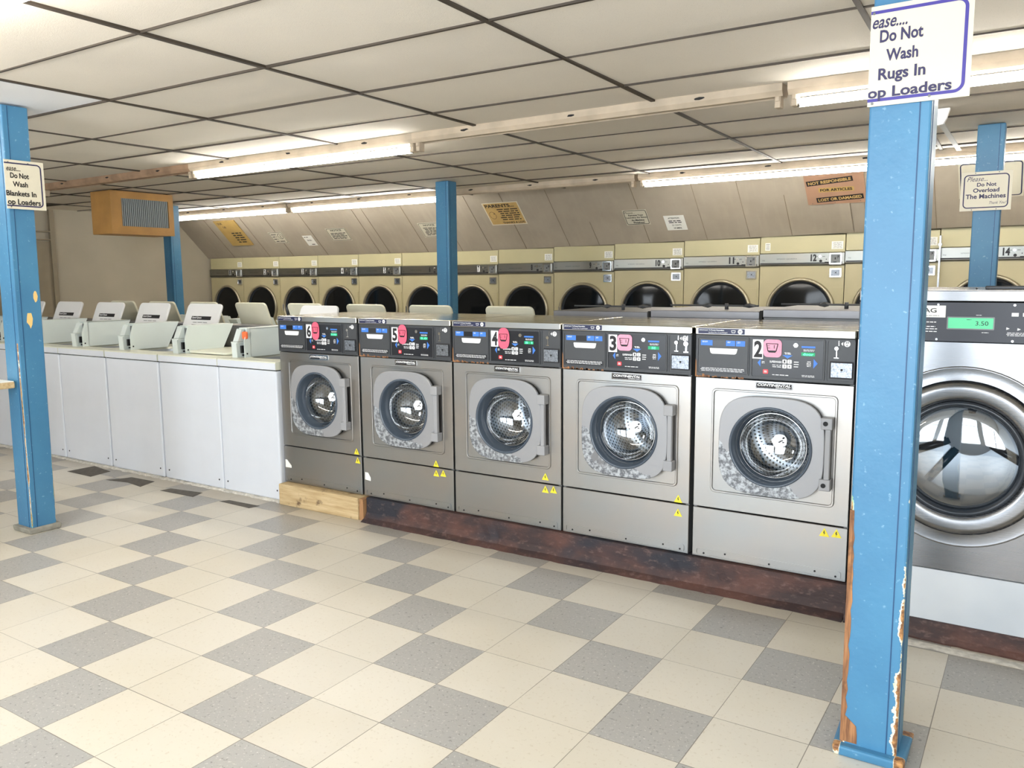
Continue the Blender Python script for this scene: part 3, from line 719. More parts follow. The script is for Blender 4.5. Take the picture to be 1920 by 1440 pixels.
# ------------------------------------------------------------------ top loaders
TW=.655; TD=.655; TZ=.92
def make_top(lidmat='lidin',lidangle=22,label_on=True):
    t=thing('top_loading_washer','','washing machine')
    bm=NB(); box(bm,.003,TW-.003,0,TD,.012,.862); bev(bm,.012,3); fin('cabinet',bm,['white'],t)
    bm=NB(); box(bm,.01,TW-.01,.008,TD-.01,.858,.87); fin('seam_gap',bm,['dark'],t)
    ocx,ocy=.35,.33
    bm=NB(); n=48
    ring(bm,rectray(ocx,ocy,.002,TW-.002,-.003,TD,n),sup(ocx,ocy,.205,.19,5,n),'z',.868,TZ,0)
    for f in bm.faces:
        pass
    fin('top_panel',bm,['cream'],t)
    bm=NB(); box(bm,.004,TW-.004,-.005,-.001,.869,.912); fin('top_lip',bm,['white'],t)
    bm=NB(); prof=[(.195,.90),(.19,.6),(.0,.58)]
    V=[[bm.verts.new((ocx+r*math.cos(2*PI*i/32),ocy+r*.95*math.sin(2*PI*i/32),z)) for i in range(32)] for r,z in ((.2,.905),(.19,.60))]
    for i in range(32): bm.faces.new((V[0][i],V[0][(i+1)%32],V[1][(i+1)%32],V[1][i])).smooth=True
    bm.faces.new(V[1]); fin('tub',bm,['drumback'],t)
    for x in (.05,TW-.045):
        bm=NB(); prism(bm,circ(x,.075,.006,10),'y',-.002,.002); fin('screw',bm,['ink'],t)
    # narrow coin meter case on the left of the top
    bm=NB(); x0,x1=.045,.16
    prism(bm,[(.115,TZ),(.115,1.03),(.145,1.117),(.54,1.117),(.43,TZ)],'x',x1-.006,x1,0)
    prism(bm,[(.105,TZ),(.105,1.03),(.14,1.112),(.54,1.112),(.43,TZ)],'x',x0,x0+.006,0)
    box(bm,x0,x1,.16,.53,1.110,1.117); prism(bm,[(.165,TZ),(.165,1.11),(.172,1.11),(.172,TZ)],'x',x0,x1,0)
    prism(bm,[(.43,TZ),(.54,1.112),(.534,1.112),(.424,TZ)],'x',x0,x1,0)
    mc=fin('meter_case',bm,['console'],t)
    bm=NB(); prism(bm,[(.09,TZ),(.085,1.02),(.16,1.02),(.16,TZ)],'x',x0+.004,x0+.062,0); prism(bm,[(.10,1.028),(.135,1.108),(.16,1.108),(.16,1.028)],'x',x0+.004,x0+.062,0)
    box(bm,x0,x0+.075,.085,.16,1.018,1.026,0); box(bm,x0+.066,x1-.006,.15,.164,TZ+.004,1.10,1)
    box(bm,x0+.072,x0+.09,.11,.15,.95,1.0,2); box(bm,x0+.075,x0+.088,.12,.15,.93,.94,2)
    fin('coin_slide',bm,['console','galv','dark'],mc)
    bm=NB(); prism(bm,circ(.135,.945,.006,10),'x',x1,x1+.002,0); fin('lock_hole',bm,['dark'],mc)
    # lid, hinged at the back
    bm=NB(); L=.36; a=math.radians(lidangle); hx0,hx1=.145,.565
    pts=rr(hx0,hx1,0,L,.035,4)
    prism(bm,pts,'y',0,.018,0); bev(bm,.005,2,50)
    if label_on:
        box(bm,.235,.475,-.0012,-.0004,.222,.252,1); txt(bm,'Speed Queen',.245,.36,.228,.247,-.002,2,.02); flines(bm,.255,.46,.17,.21,2,-.0012,1,.18)
    mt=Matrix.Translation((0,.52,TZ+.004))@Matrix.Rotation(-a,4,'X')
    bm.transform(mt); fin('lid',bm,[lidmat,'ink','bwhite'],t,norm=False)
    bm=NB(); box(bm,.18,.62,.56,.585,TZ,1.07); 
    box(bm,.56,.60,.556,.56,1.02,1.03,1); box(bm,.56,.60,.556,.56,1.0,1.008,1); bev(bm,.004,1); fin('splash_panel',bm,['console','ink'],t)
    return t
tx=[(-1.43,.585+.0,'front row top loader next to the stainless washers, lid up behind them'),(-2.67,.655,'white top loader with its lid shut, second from the stainless washers'),(-3.335,.655,'white top loader with raised lid, third from the stainless washers'),(-3.985,.64,'white top loader with raised lid, fourth from the stainless washers'),(-4.63,.64,'white top loader with raised lid just right of the left blue post'),(-5.28,.645,'white top loader partly behind the left blue post'),(-5.93,.645,'white top loader beyond the left blue post, only its lid in view')]
TY=1.69; gp='white top loading washers of the front row'
T0=make_top(); T0.location=(-3.335,TY,0); T0['group']=gp; T0['label']=tx[2][2]
for x,w,lb in tx:
    if x==-3.335: continue
    if x==-1.43: dup(T0,(-2.013,TY,0),lb,gp,sx=.575/TW)
    elif x==-2.67:
        r=dup(T0,(x,TY,0),lb,gp,skip=('lid',))
        bm=NB(); prism(bm,rr(.145,.565,.14,.52,.035,4),'z',TZ+.003,TZ+.02,0); bev(bm,.005,2,50); fin('lid',bm,['cream'],r)
    else: dup(T0,(x,TY,0),lb,gp,sx=w/TW)
# orange tag on the coin slide beside the stainless washers
bm=NB(); prism(bm,rr(0,.045,0,.05,.012),'y',0,.012); 
o=fin('orange_tag',bm,['orange']); o.location=(-1.905,1.815,1.045); tag(o,'orange tag stuck on the coin slide nearest the stainless washers','tag')
# rear row, back to back: the lids lean towards the camera
gr='white top loading washers of the rear row'
rearx=[.065,-.585,-1.185,-1.81,-2.43,-3.02,-3.60,-4.19]
rl=['lid behind stainless washer 4 to 5','raised cream lid in front of dryer 7','raised cream lid in front of dryer 5','raised cream lid in front of dryer 3','raised cream lid in front of dryer 2','cream lid just behind the closed front machine','raised lid against the left wall, second from left of the rear lids','leftmost raised lid of the rear row']
R0_=make_top('lidout',20,False); R0_.name='top_loading_washer'
lbs=['rear top loader with raised lid in front of dryer 8','rear top loader with raised lid just left of dryer 7','rear top loader with raised lid in front of dryer 5','rear top loader with raised lid in front of dryer 3','rear top loader with raised lid in front of dryer 2','rear top loader with lid half hidden at dryer 1','rear top loader whose lid stands under the far blue post','leftmost rear top loader, lid against the plain left wall']
for i,x in enumerate(rearx):
    if i==0: r=R0_; r.location=(x,3.24,0); r['group']=gr; r['label']=lbs[0]; r.rotation_euler=(0,0,PI); r.scale=(.88,1,1)
    else: dup(R0_,(x,3.24,0),lbs[i],gr,sx=.88,rz=PI)
# utility trough between the two rows
bm=NB(); box(bm,-6.5,-1.46,2.37,2.555,0,1.075,0); box(bm,-6.5,-1.46,2.365,2.56,1.075,1.09,1); 
tag(fin('utility_trough',bm,['galv','greyband']),'grey utility trough running between the two rows of top loaders','trough')
# caulk and crumbs along the foot of the white machines
bm=NB(); prev=None
for i in range(130):
    x=-5.3+i*(3.86/129); w=random.uniform(.008,.03); h=random.uniform(.004,.014)
    row_=[bm.verts.new(p) for p in ((x,1.70,h+.004),(x,1.69-w*.4,h),(x,1.69-w,.0005))]
    if prev:
        for a in (0,1): bm.faces.new((prev[a],row_[a],row_[a+1],prev[a+1]))
    prev=row_
tag(fin('caulk_bead',bm,['caulk']),'crumbling white caulk along the foot of the white washers','caulk',kind='stuff')

# ------------------------------------------------------------------ plinths
def plinth(X0,X1,zt,yf,label):
    bm=NB(); n=int((X1-X0)/.045); prev=None
    for i in range(n+1):
        x=X0+(X1-X0)*i/n; j=random.uniform(-.004,.004); yo=-.03*max(0,(x-1.6))
        rw=[bm.verts.new(p) for p in ((x,2.44,0),(x,2.44,zt),(x,yf+.005,zt),(x,yf+j,.05),(x,yf-.018+j,.02),(x,1.640+j+yo,.004),(x,1.632+j+yo,0))]
        if prev:
            for a in range(7): bm.faces.new((prev[a],prev[(a+1)%7],rw[(a+1)%7],rw[a]))
        else: bm.faces.new(rw)
        prev=rw
    bm.faces.new(prev[::-1])
    tag(fin('concrete_plinth',bm,['rust']),label,'plinth')
plinth(-.70,2.03,.137,1.69,'long rust-stained dark concrete plinth under stainless washers 2 to 5')
plinth(2.035,2.98,.075,1.645,'short low dark plinth under the big washer at right')
t=thing('timber_plinth','weathered lumber beam propping up washer 6','plinth',(-1.425,1.655,0))
bm=NB(); box(bm,0,.69,0,.76,0,.136); bev(bm,.004,1); fin('beam',bm,['wood'],t)
bm=NB(); box(bm,.691,.722,.012,.7,0,.13); fin('beam_end',bm,['woodend'],t)

# ------------------------------------------------------------------ stainless front loaders (z in world heights, x from left edge)
FW=.683; FY=1.72; FD=.73
def make_fl():
    t=thing('front_loading_washer','','washing machine',group='stainless coin operated front loading washers')
    bm=NB(); box(bm,.004,.02,.01,FD,.14,1.2); box(bm,FW-.02,FW-.004,.01,FD,.14,1.2); box(bm,.004,FW-.004,FD-.02,FD,.14,1.2); box(bm,.02,FW-.02,.01,FD-.02,.14,.16)
    fin('cabinet',bm,['galv'],t)
    cx,cz=.355,.695; n=64
    bm=NB(); ring(bm,rectray(cx,cz,.004,FW-.002,.381,.986,n),circ(cx,cz,.19,n),'y',0,.015,0)
    # raised frame around the door
    O=rr(.084,.622,.458,.94,.022,5); I=rr(.094,.612,.468,.93,.016,5)
    ring(bm,O,I,'y',-.007,.001); O=rr(.076,.63,.45,.948,.028,5); I=rr(.084,.622,.458,.94,.022,5); 
    bev(bm,.0022,1,60); fin('front_panel',bm,['steel'],t)
    bm=NB(); box(bm,.004,FW-.002,0,.015,.14,.375); bev(bm,.002,1); 
    ring(bm,rr(.022,FW-.022,.148,.182,.008,3),rr(.0265,FW-.0265,.1525,.1775,.006,3),'y',-.005,.0)
    fin('kick_panel',bm,['steel'],t)
    bm=NB()
    for x,z in ((.06,.158),(.16,.17),(.36,.160),(.555,.166),(.64,.158)): prism(bm,circ(x,z,.0045,8),'y',-.002,.0)
    fin('vent_hole',bm,['dark'],t)
    bm=NB(); box(bm,.0,FW,-.008,FD,1.181,1.215); bev(bm,.006,2); fin('top_panel',bm,['steel_top'],t)
    bm=NB(); box(bm,.006,FW-.006,-.0105,-.006,1.184,1.212); fin('top_trim',bm,['steel'],t)
    # control fascia
    bm=NB(); box(bm,.002,FW-.002,-.004,.02,.99,1.181); bev(bm,.003,1); 
    ring(bm,rr(.012,.247,1.004,1.173,.008,3),rr(.016,.243,1.008,1.169,.006,3),'y',-.009,-.003)
    ring(bm,rr(.255,.563,1.0,1.175,.008,3),rr(.260,.558,1.005,1.170,.006,3),'y',-.009,-.003)
    ring(bm,rr(.57,.68,1.0,1.175,.008,3),rr(.573,.677,1.003,1.172,.006,3),'y',-.007,-.003)
    fa=fin('control_fascia',bm,['fascia'],t)
    # soap drawer
    bm=NB(); box(bm,.018,.241,-.008,-.003,1.01,1.167,0); 
    for a,b in ((.028,.082),(.143,.184),(.188,.228)): box(bm,a,b,-.0088,-.007,1.133,1.157,1); flines(bm,a+.006,b-.02,1.146,1.154,2,-.0092,2,.35)
    box(bm,.084,.141,-.0088,-.008,1.130,1.157,3); box(bm,.022,.234,-.0088,-.008,1.013,1.036,3); flines(bm,.028,.228,1.016,1.034,3,-.0094,2,.35,.1)
    dr=fin('soap_drawer',bm,['fascia','blue','bwhite','screen'],t,norm=False)
    bm=NB(); prism(bm,[(.07,1.122),(.197,1.122),(.192,1.101),(.185,1.096),(.082,1.096),(.074,1.101)],'y',-.013,-.007); bev(bm,.002,1); o=fin('drawer_handle',bm,['bwhite'],dr); o['label']='white drawer handle'
    # keypad
    bm=NB(); box(bm,.262,.556,-.006,-.0035,1.007,1.168,0)
    f=-.0068
    flat(bm,[(.389,1.103),(.432,1.103),(.411,1.089)],f,1); flat(bm,[(.284,1.066),(.297,1.082),(.297,1.048)],f,1); flat(bm,[(.518,1.092),(.535,1.073),(.518,1.051)],f,1)
    flat(bm,[(.467,1.137),(.523,1.137),(.523,1.145),(.467,1.145)],f,1)
    flines(bm,.397,.425,1.106,1.116,2,f,2,.5,.2); flines(bm,.472,.522,1.122,1.132,2,f,2,.4,.2); flines(bm,.302,.315,1.062,1.074,2,f,2,.4,.2); flines(bm,.49,.508,1.056,1.082,4,f,2,.4,.3)
    flines(bm,.345,.385,1.047,1.062,2,f,2,.35,.2); flines(bm,.436,.458,1.05,1.08,3,f,2,.35,.2); flines(bm,.345,.42,1.012,1.02,1,f,2,.35,.1); flines(bm,.47,.525,1.012,1.022,2,f,2,.35,.1)
    txt(bm,'SUPERWASH',.336,.386,1.068,1.077,f,2,.02)
    for (a,c,s) in ((.390,1.067,'1'),(.411,1.067,'2'),(.390,1.046,'3'),(.411,1.046,'4')):
        flat(bm,rr(a,a+.018,c,c+.017,.003,2),f-.0002,2); txt(bm,s,a+.006,a+.012,c+.003,c+.014,f-.0006,3,.02)
    flat(bm,rr(.308,.331,1.018,1.038,.004,2),f,4); flines(bm,.313,.326,1.023,1.033,2,f-.0004,2,.5,.1)
    flat(bm,[(.467,1.103),(.523,1.103),(.523,1.118),(.467,1.118)],f,5)
    fin('keypad',bm,['screen','blue','bwhite','ink','red','ledbg'],t,norm=False)
    bm=NB(); ring(bm,circ(.444,1.147,.009,16),circ(.444,1.147,.005,16),'y',-.011,-.006); prism(bm,circ(.444,1.147,.004,8),'y',-.009,-.006); fin('key_lock',bm,['chrome'],t)
    # coin slot
    bm=NB(); prism(bm,circ(.608,1.140,.008,14),'y',-.012,-.003); box(bm,.6065,.6100,-.008,-.003,1.102,1.135); box(bm,.599,.618,-.010,-.003,1.099,1.102); box(bm,.615,.617,-.007,-.003,1.152,1.174)
    fin('coin_slot',bm,['chrome'],t)
    bm=NB(); flat(bm,circ(.648,1.160,.0125,16),-.0072,0); flat(bm,[(.624,1.160),(.632,1.168),(.632,1.152)],-.0072,0); txt(bm,'25',.641,.655,1.162,1.169,-.0078,1,.03); txt(bm,'c',.645,.651,1.151,1.157,-.0078,1,.03); fin('coin_label',bm,['bwhite','ink'],t,norm=False)
    bm=NB(); box(bm,.583,.677,-.006,-.003,1.013,1.086,1); box(bm,.59,.672,-.016,-.004,1.020,1.080,0); prism(bm,circ(.632,1.052,.005,10),'y',-.018,-.016,1); fin('cash_box',bm,['coinplate','ink'],t)
    # maker plate
    bm=NB(); ring(bm,rr(.278,.436,.951,.980,.003,2),rr(.282,.432,.955,.976,.002,2),'y',-.006,0,0); box(bm,.282,.432,-.0035,0,.955,.976,1)
    txt(bm,'CONTINENTAL',.286,.428,.963,.974,-.0045,2,.03,.25); txt(bm,'GIRBAU INC.',.365,.428,.956,.961,-.0045,2,.01); fin('maker_plate',bm,['chrome','ink','bwhite'],t,norm=False)
    # navy detergent label on the trim
    bm=NB(); box(bm,.016,.226,-.0115,-.0105,1.186,1.210,0); txt(bm,'IMPORTANT:',.02,.062,1.199,1.205,-.012,1,.0); txt(bm,'To Prevent Oversudsing,',.064,.135,1.198,1.206,-.012,1,.02); txt(bm,'Use More Than 1/2 cup Detergent',.064,.150,1.189,1.195,-.012,1,.0)
    flat(bm,[(.166,1.203),(.186,1.203),(.183,1.192),(.169,1.192)],-.012,1); flat(bm,[(.168,1.201),(.184,1.201),(.182,1.194),(.170,1.194)],-.0124,0); flat(bm,circ(.206,1.198,.0105,16),-.012,1); txt(bm,'INFO',.199,.213,1.195,1.201,-.0126,0,.03); fin('detergent_label',bm,['navy','bwhite'],t,norm=False)
    # door
    cz=.698
    O=sup(cx,cz,.226,.221,3.6,n); I=circ(cx,cz,.175,n)
    bm=NB(); ring(bm,O,I,'y',-.036,-.022,0); bev(bm,.003,2,50); d=fin('door',bm,['worn'],t)
    bm=NB(); ring(bm,sup(cx,cz,.222,.217,3.6,n),circ(cx,cz,.185,n),'y',-.022,.0,0); fin('door_gasket',bm,['dark'],d)
    bm=NB(); lathe(bm,[(.178,-.022),(.178,-.040),(.172,-.043),(.166,-.036),(.156,.0),(.150,.045),(.148,.05)],cx,cz,64); o=fin('door_rim',bm,['gasket'],d)
    bm=NB(); lathe(bm,[(.1495,.02),(.147,.012),(.143,.012)],cx,cz,64); o=fin('glass_trim',bm,['chrome'],d)
    bm=NB(); lathe(bm,[(.146,.014),(.142,.03),(.13,.055),(.11,.078),(.08,.096),(.045,.106),(0,.11)],cx,cz,48); fin('door_glass',bm,['glass'],d)
    bm=NB(); pts=[(cx+.01+.034*math.cos(2*PI*i/14)*random.uniform(.8,1.1),cz+.01+.034*math.sin(2*PI*i/14)*random.uniform(.8,1.1)) for i in range(14)]
    flat(bm,pts,.088,0)
    for k in range(7):
        a=cx+.01+random.uniform(-.018,.018); c=cz+.01+random.uniform(-.016,.016); flat(bm,[(a,c),(a+.008,c+.002),(a+.007,c+.006),(a-.001,c+.005)],.0872,1)
    fin('glass_sticker',bm,['bwhite','ink'],d,norm=False)
    bm=NB()
    for z0,z1 in ((.80,.85),(.537,.587)): box(bm,.566,.612,-.05,-.004,z0,z1)
    bev(bm,.004,2); box(bm,.583,.606,-.044,-.022,.58,.81); bev(bm,.003,1,60)
    h=fin('door_latch',bm,['grey'],d)
    for z in (.826,.561):
        bm=NB(); prism(bm,circ(.585,z,.010,14),'y',-.052,-.049); fin('latch_bolt',bm,['dark'],h)
    # drum
    bm=NB(); lathe(bm,[(.155,.05),(.2,.06),(.245,.09)],cx,cz,48,0); fin('tub_collar',bm,['drumback'],t)
    bm=NB(); lathe(bm,[(.245,.09),(.245,.46),(.235,.48),(.12,.47),(.06,.45),(0,.45)],cx,cz,48,0,uvn=72,uvs=45); fin('drum',bm,['drum'],t)
    return t
fx=[(1.333,2),(.636,3),(-.052,4),(-.742,5),(-1.436,6)]
F0=make_fl()
flab={2:'stainless front loader number 2 beside the near blue post',3:'stainless front loader number 3 with two coin slots',4:'stainless front loader number 4',5:'stainless front loader number 5',6:'stainless front loader number 6 next to the white top loaders'}
disp={2:'door',3:'5E',4:'5 1',5:'5.0',6:'5.00'}
def tri(bm,x,z,s,mi=0):
    flat(bm,[(x-s/2,z-s*.42),(x+s/2,z-s*.42),(x,z+s*.48)],-.0012,mi)
    flat(bm,[(x-s*.04,z+s*.2),(x+s*.05,z+s*.2),(x+s*.0,z),(x+s*.1,z),(x-s*.05,z-s*.3),(x+s*.0,z-.08*s),(x-s*.1,z-s*.08)],-.0018,mi+1)
for x,k in fx:
    loc=(x,FY,0)
    if k==2: t=F0; t.location=loc; t['label']=flab[k]
    else: t=dup(F0,loc,flab[k],skip=('number_card','dosage_sticker','digit_display','hazard_sticker','rust_streak','torn_sticker'))
    t.scale=(.690/FW if k==2 else 1,1,1)
    bm=NB(); flat(bm,[(.262,1.083),(.308,1.083),(.308,1.167),(.262,1.167)],-.0096,1); txt(bm,str(k),.268,.304,1.089,1.162,-.0102,0,.035); o=fin('number_card',bm,['ink','bwhite'],t,norm=False)
    bm=NB(); dp=k in(4,5,6)
    O=rr(.309,.386,1.092,1.169,.018,4) if k in (2,3) else sup(.342,1.128,.033 if k!=4 else .036,.055,2.6,28)
    prism(bm,O,'y',-.0102,-.009,0); cxk=.347 if k<4 else .342
    # little measuring-cup drawing
    y=-.0108
    for q in ([(cxk-.028,1.152),(cxk+.024,1.152),(cxk+.024,1.149),(cxk-.026,1.149)],[(cxk-.028,1.152),(cxk-.024,1.152),(cxk-.016,1.116),(cxk-.02,1.116)],[(cxk+.021,1.15),(cxk+.025,1.15),(cxk+.018,1.118),(cxk+.014,1.118)],[(cxk-.02,1.121),(cxk+.018,1.121),(cxk+.013,1.112),(cxk-.015,1.112)],[(cxk-.022,1.142),(cxk-.012,1.142),(cxk-.012,1.14),(cxk-.022,1.14)],[(cxk-.02,1.133),(cxk-.010,1.133),(cxk-.010,1.131),(cxk-.02,1.131)],[(cxk+.006,1.145),(cxk+.009,1.145),(cxk+.009,1.13),(cxk+.006,1.13)]): flat(bm,q,y,1)
    fin('dosage_sticker',bm,['pinkl' if k<4 else 'pinkd','ink'],t,norm=False)
    bm=NB(); txt(bm,disp[k],.474 if k!=3 else .485,.517 if k!=3 else .506,1.105,1.116,-.0078,0,.03); fin('digit_display',bm,['led'],t,norm=False)
    bm=NB()
    T={2:((.588,.345),(.637,.348)),3:((.628,.40),(.628,.333)),4:((.588,.415),(.588,.348),(.637,.352)),5:((.56,.40),(.56,.345),(.61,.35)),6:((.645,.405),(.652,.35))}[k]
    for a,b in T: tri(bm,a,b,.042)
    fin('hazard_sticker',bm,['yellow','ink'],t,norm=False)
    if k in (5,6):
        bm=NB(); flat(bm,[(.015,.235),(.07,.235),(.07,.25),(.03,.285),(.015,.285)] if k==6 else [(.015,.24),(.06,.235),(.06,.255),(.04,.285),(.015,.285)],-.0012,0); o=fin('torn_sticker',bm,['paper'],t,norm=False)
    if k==3:
        bm=NB(); prism(bm,circ(.655,1.136,.011,14),'y',-.012,-.003); box(bm,.652,.659,-.008,-.003,1.099,1.13); box(bm,.644,.667,-.010,-.003,1.095,1.10); box(bm,.660,.662,-.007,-.003,1.15,1.173); fin('coin_slot',bm,['chrome'],t)
    if k in (2,3,4,5):
        bm=NB()
        for q in range(16):
            a=.004+q*.014*random.uniform(.9,1.1); hgt=random.uniform(.004,.010)*(1.3 if q<5 else .8)
            flat(bm,[(a,.988),(a+.015,.988),(a+.013,.988+hgt),(a+.004,.988+hgt*1.3)],-.0050,0)
        flat(bm,[(.003,.99),(.010,.99),(.008,1.06),(.004,1.07)],-.0052,0)
        fin('rust_streak',bm,['woodraw'],t,norm=False)
# rear front loaders, seen only by their backs and tops
gq='stainless washers of the rear row, backs towards the camera'
t=thing('front_loading_washer','rear stainless washer whose back shows above washer 3','washing machine',(.085,2.6,0),group=gq)
bm=NB(); box(bm,.004,.692,.0,.75,0,1.2); fin('cabinet',bm,['galv'],t)
bm=NB(); box(bm,.0,.685,-.01,.75,1.195,1.238); bev(bm,.003,1); fin('top_panel',bm,['greyband'],t)
bm=NB(); box(bm,.686,.700,-.011,.02,1.17,1.243); fin('joint_clip',bm,['dark'],t)
bm=NB(); rod(bm,(.05,.18,1.262),(.62,.18,1.262),.005,8); rod(bm,(.42,.18,1.24),(.42,.18,1.275),.012,8); blob(bm,(.30,.18,1.262),.022,sc=(1.6,1,.6)); blob(bm,(.56,.18,1.262),.026,sc=(1.6,1,.5)); fin('hose_fitting',bm,['fascia'],t)
t.scale=(.925,1,1); dup(t,(.736,2.6,.012),'rear stainless washer whose back shows above washer 2',gq); dup(t,(1.387,2.6,.024),'rear stainless washer mostly behind the near blue post',gq)

# ------------------------------------------------------------------ big washer at the right
MX,MY=2.04,1.64
t=thing('front_loading_washer','large washer at the right edge with green 3.50 display and round door','washing machine',(MX,MY,0))
cx,cz=.385,.745; n=72; MWd=.82
bm=NB(); box(bm,.004,.02,.01,.9,.08,1.36); box(bm,MWd-.02,MWd-.004,.01,.9,.08,1.36); box(bm,0.004,MWd-.004,.88,.9,.08,1.36); fin('cabinet',bm,['galv'],t)
bm=NB(); box(bm,.0,MWd,-.0,.9,1.34,1.383); bev(bm,.004,2); fin('top_panel',bm,['steel_bright'],t)
bm=NB(); box(bm,.40,.408,.04,.06,1.385,1.392); box(bm,.43,.66,.08,.11,1.384,1.398); bev(bm,.003,1); fin('lid_pull',bm,['black'],t)
bm=NB(); box(bm,.002,MWd-.002,-.004,.02,1.19,1.337); fa=fin('control_fascia',bm,['may'],t)
bm=NB(); box(bm,.13,.309,-.0055,-.004,1.28,1.325,0); txt(bm,'MAYTAG',.15,.278,1.298,1.315,-.006,1,.012); flines(bm,.14,.295,1.284,1.289,1,-.006,1,.3); fin('maker_plate',bm,['paper','ink'],fa,norm=False)
bm=NB(); ring(bm,rr(.315,.472,1.236,1.284,.003,2),rr(.319,.468,1.240,1.280,.002,2),'y',-.008,-.004,0); box(bm,.319,.468,-.0055,-.004,1.240,1.280,1); txt(bm,'3.50',.41,.452,1.252,1.268,-.006,2,.0); flines(bm,.38,.398,1.271,1.275,1,-.006,2,.4); o=fin('display',bm,['galv','lcd','ink'],fa,norm=False); o['label']='green display reading 3.50'
bm=NB(); box(bm,.524,.546,-.007,-.004,1.288,1.301); box(bm,.559,.585,-.007,-.004,1.288,1.301); box(bm,.60,.626,-.007,-.004,1.288,1.301); fin('button',bm,['bwhite'],fa)
bm=NB()
for z in (1.262,1.245,1.236,1.226): flines(bm,.15,.295,z-.003,z+.003,1,-.0046,0,.5,.4)
flat(bm,[(.51,1.238),(.521,1.243),(.51,1.248)],-.0046,0); flat(bm,[(.545,1.236),(.556,1.241),(.545,1.246)],-.0046,0); flines(bm,.51,.62,1.215,1.23,3,-.0046,0,.4,.1); flines(bm,.41,.43,1.289,1.292,1,-.0046,0,.5); flines(bm,.43,.455,1.224,1.228,1,-.0046,0,.5)
fin('legend',bm,['bwhite'],fa,norm=False)
bm=NB()
for x,z in ((.283,1.329),(.532,1.329),(.283,1.197),(.532,1.197),(.78,1.329)): prism(bm,circ(x,z,.004,8),'y',-.007,-.004)
fin('screw',bm,['chrome'],fa)
bm=NB(); ring(bm,rectray(cx,cz,.002,MWd-.002,.292,1.186,n),circ(cx,cz,.30,n),'y',0,.015); 
lathe(bm,[(.352,.0),(.349,-.006),(.345,-.004),(.30,-.012)],cx,cz,n); fin('front_panel',bm,['steel_bright'],t)
bm=NB(); box(bm,.002,MWd-.002,-.002,.015,.078,.288); bev(bm,.002,1); fin('kick_panel',bm,['scuff'],t)
bm=NB(); lathe(bm,[(.292,.004),(.294,-.022),(.288,-.034),(.27,-.038),(.245,-.033),(.222,-.03),(.219,.0)],cx,cz,n); d=fin('door',bm,['steel_bright'],t)
bm=NB(); lathe(bm,[(.222,-.028),(.218,-.040),(.205,-.036),(.196,-.02),(.194,.02)],cx,cz,n); fin('door_seal',bm,['darkring'],d)
bm=NB(); lathe(bm,[(.196,-.018),(.19,-.026),(.16,-.034),(.10,-.042),(0,-.046)],cx,cz,n); fin('door_glass',bm,['glass'],d)
bm=NB(); lathe(bm,[(.196,.02),(.27,.05),(.30,.09),(.30,.58),(.28,.60),(0,.60)],cx,cz,56); dr=fin('drum',bm,['drumback'],t)
bm=NB(); lathe(bm,[(.105,.60),(.10,.575),(.05,.57),(.045,.555),(0,.55)],cx,cz,40); fin('drum_hub',bm,['lidin'],dr)
bm=NB()
for a in (205,235,330,90):
    c,s=math.cos(math.radians(a)),math.sin(math.radians(a)); rod(bm,(cx+.09*c,.585,cz+.09*s),(cx+.28*c,.585,cz+.28*s),.018,8)
fin('drum_rib',bm,['darkring'],dr)
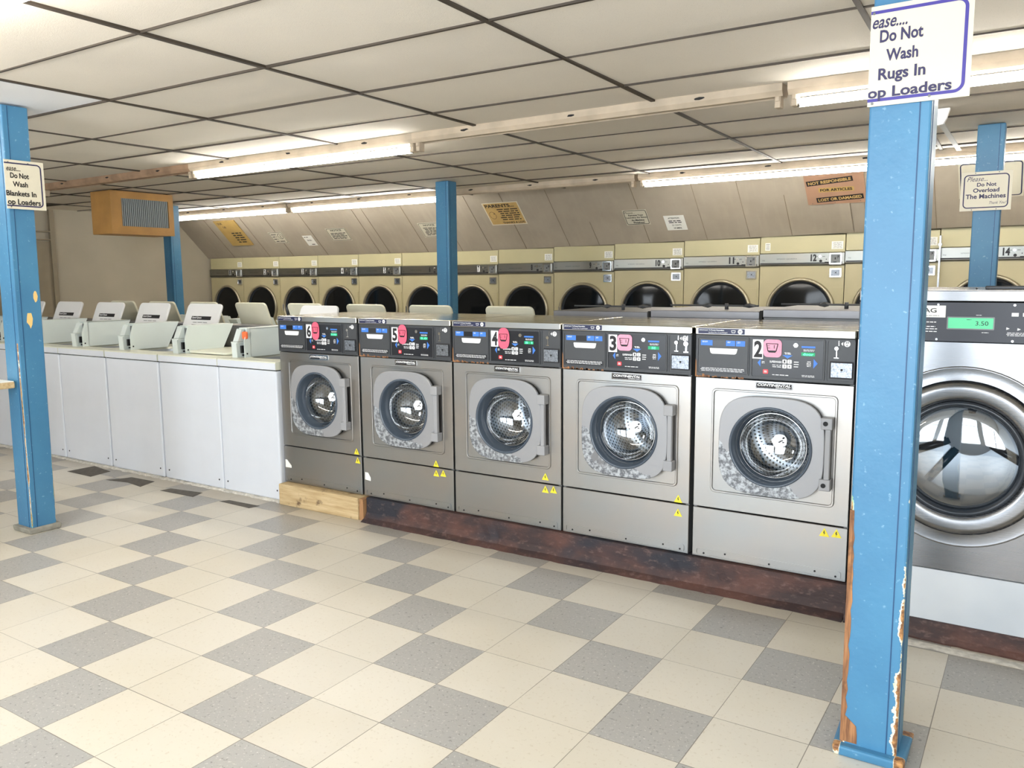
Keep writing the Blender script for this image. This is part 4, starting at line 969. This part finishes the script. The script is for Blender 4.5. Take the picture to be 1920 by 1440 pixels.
# extend plinth edge: pale grout strip in front of the right end
bm=NB(); prev=None
for i in range(30):
    x=2.2+i*.03; w=random.uniform(.015,.03); row_=[bm.verts.new(p) for p in ((x,1.60-.03*(x-1.6)*.9,.006),(x,1.585-.03*(x-1.6)-w*.3,.005),(x,1.58-.03*(x-1.6)-w,.0006))]
    if prev:
        for a in (0,1): bm.faces.new((prev[a],row_[a],row_[a+1],prev[a+1]))
    prev=row_
tag(fin('mortar_bead',bm,['caulk']),'broken pale mortar along the foot of the dark plinth at right','mortar',kind='stuff')

# ------------------------------------------------------------------ shelf at the left edge
t=thing('folding_table','edge of a worn wooden table against the left blue post','table',(-2.17,.455,0))
bm=NB(); box(bm,-1.3,0,-.68,0,.850,.886); bev(bm,.006,2); fin('table_top',bm,['wood'],t)
bm=NB(); box(bm,-1.298,-.004,-.676,-.004,.886,.890); fin('laminate',bm,['paper'],t)
for x in (-1.25,-.09):
    for y in (-.64,-.06):
        if x>-.2 : continue
        bm=NB(); box(bm,x,x+.05,y,y+.04,0,.85); fin('leg',bm,['woodend'],t)

# bare patches where tiles have come off (thin adhesive left on the floor)
def groundpt(px,py):
    d=F+Rv*((px-960)/1544.74)+Uv*((720-py)/1544.74); k=-1.4428/d.z; return (2.6619+d.x*k,-1.8915+d.y*k)
for lb,pts in (('dark bare patch by the fourth white washer, leftmost of the four',[(126,884),(177,874),(207,884),(170,894)]),('dark bare patch with raised edges in front of the third white washer',[(199,900),(232,897),(247,895),(290,903),(263,913),(240,905)]),('dark bare patch in front of the second white washer',[(300,920),(320,916),(380,924),(362,932)]),('dark bare patch in front of the first white washer, rightmost',[(411,940),(430,938),(487,949),(467,953)])):
    g=[groundpt(*q) for q in pts]; mx=sum(q[0] for q in g)/len(g); my=sum(q[1] for q in g)/len(g)
    bm=NB(); prism(bm,[(a-mx,b-my) for a,b in g],'z',.0004,.0014); o=fin('bare_patch',bm,['patch']); o.location=(mx,my,0); tag(o,lb,'floor patch',group='bare patches where floor tiles are gone')

# ------------------------------------------------------------------ light
w=bpy.data.worlds.new('world'); SC.world=w; w.use_nodes=True
bg=w.node_tree.nodes['Background']; bg.inputs[0].default_value=(.86,.93,1,1); bg.inputs[1].default_value=9.0
SC.view_settings.view_transform='Standard'; SC.view_settings.look='None'; SC.view_settings.gamma=1; SC.view_settings.use_curve_mapping=False
SC.view_settings.exposure=.45
SC.cycles.max_bounces=10; SC.cycles.diffuse_bounces=6; SC.cycles.glossy_bounces=4; SC.cycles.transparent_max_bounces=12
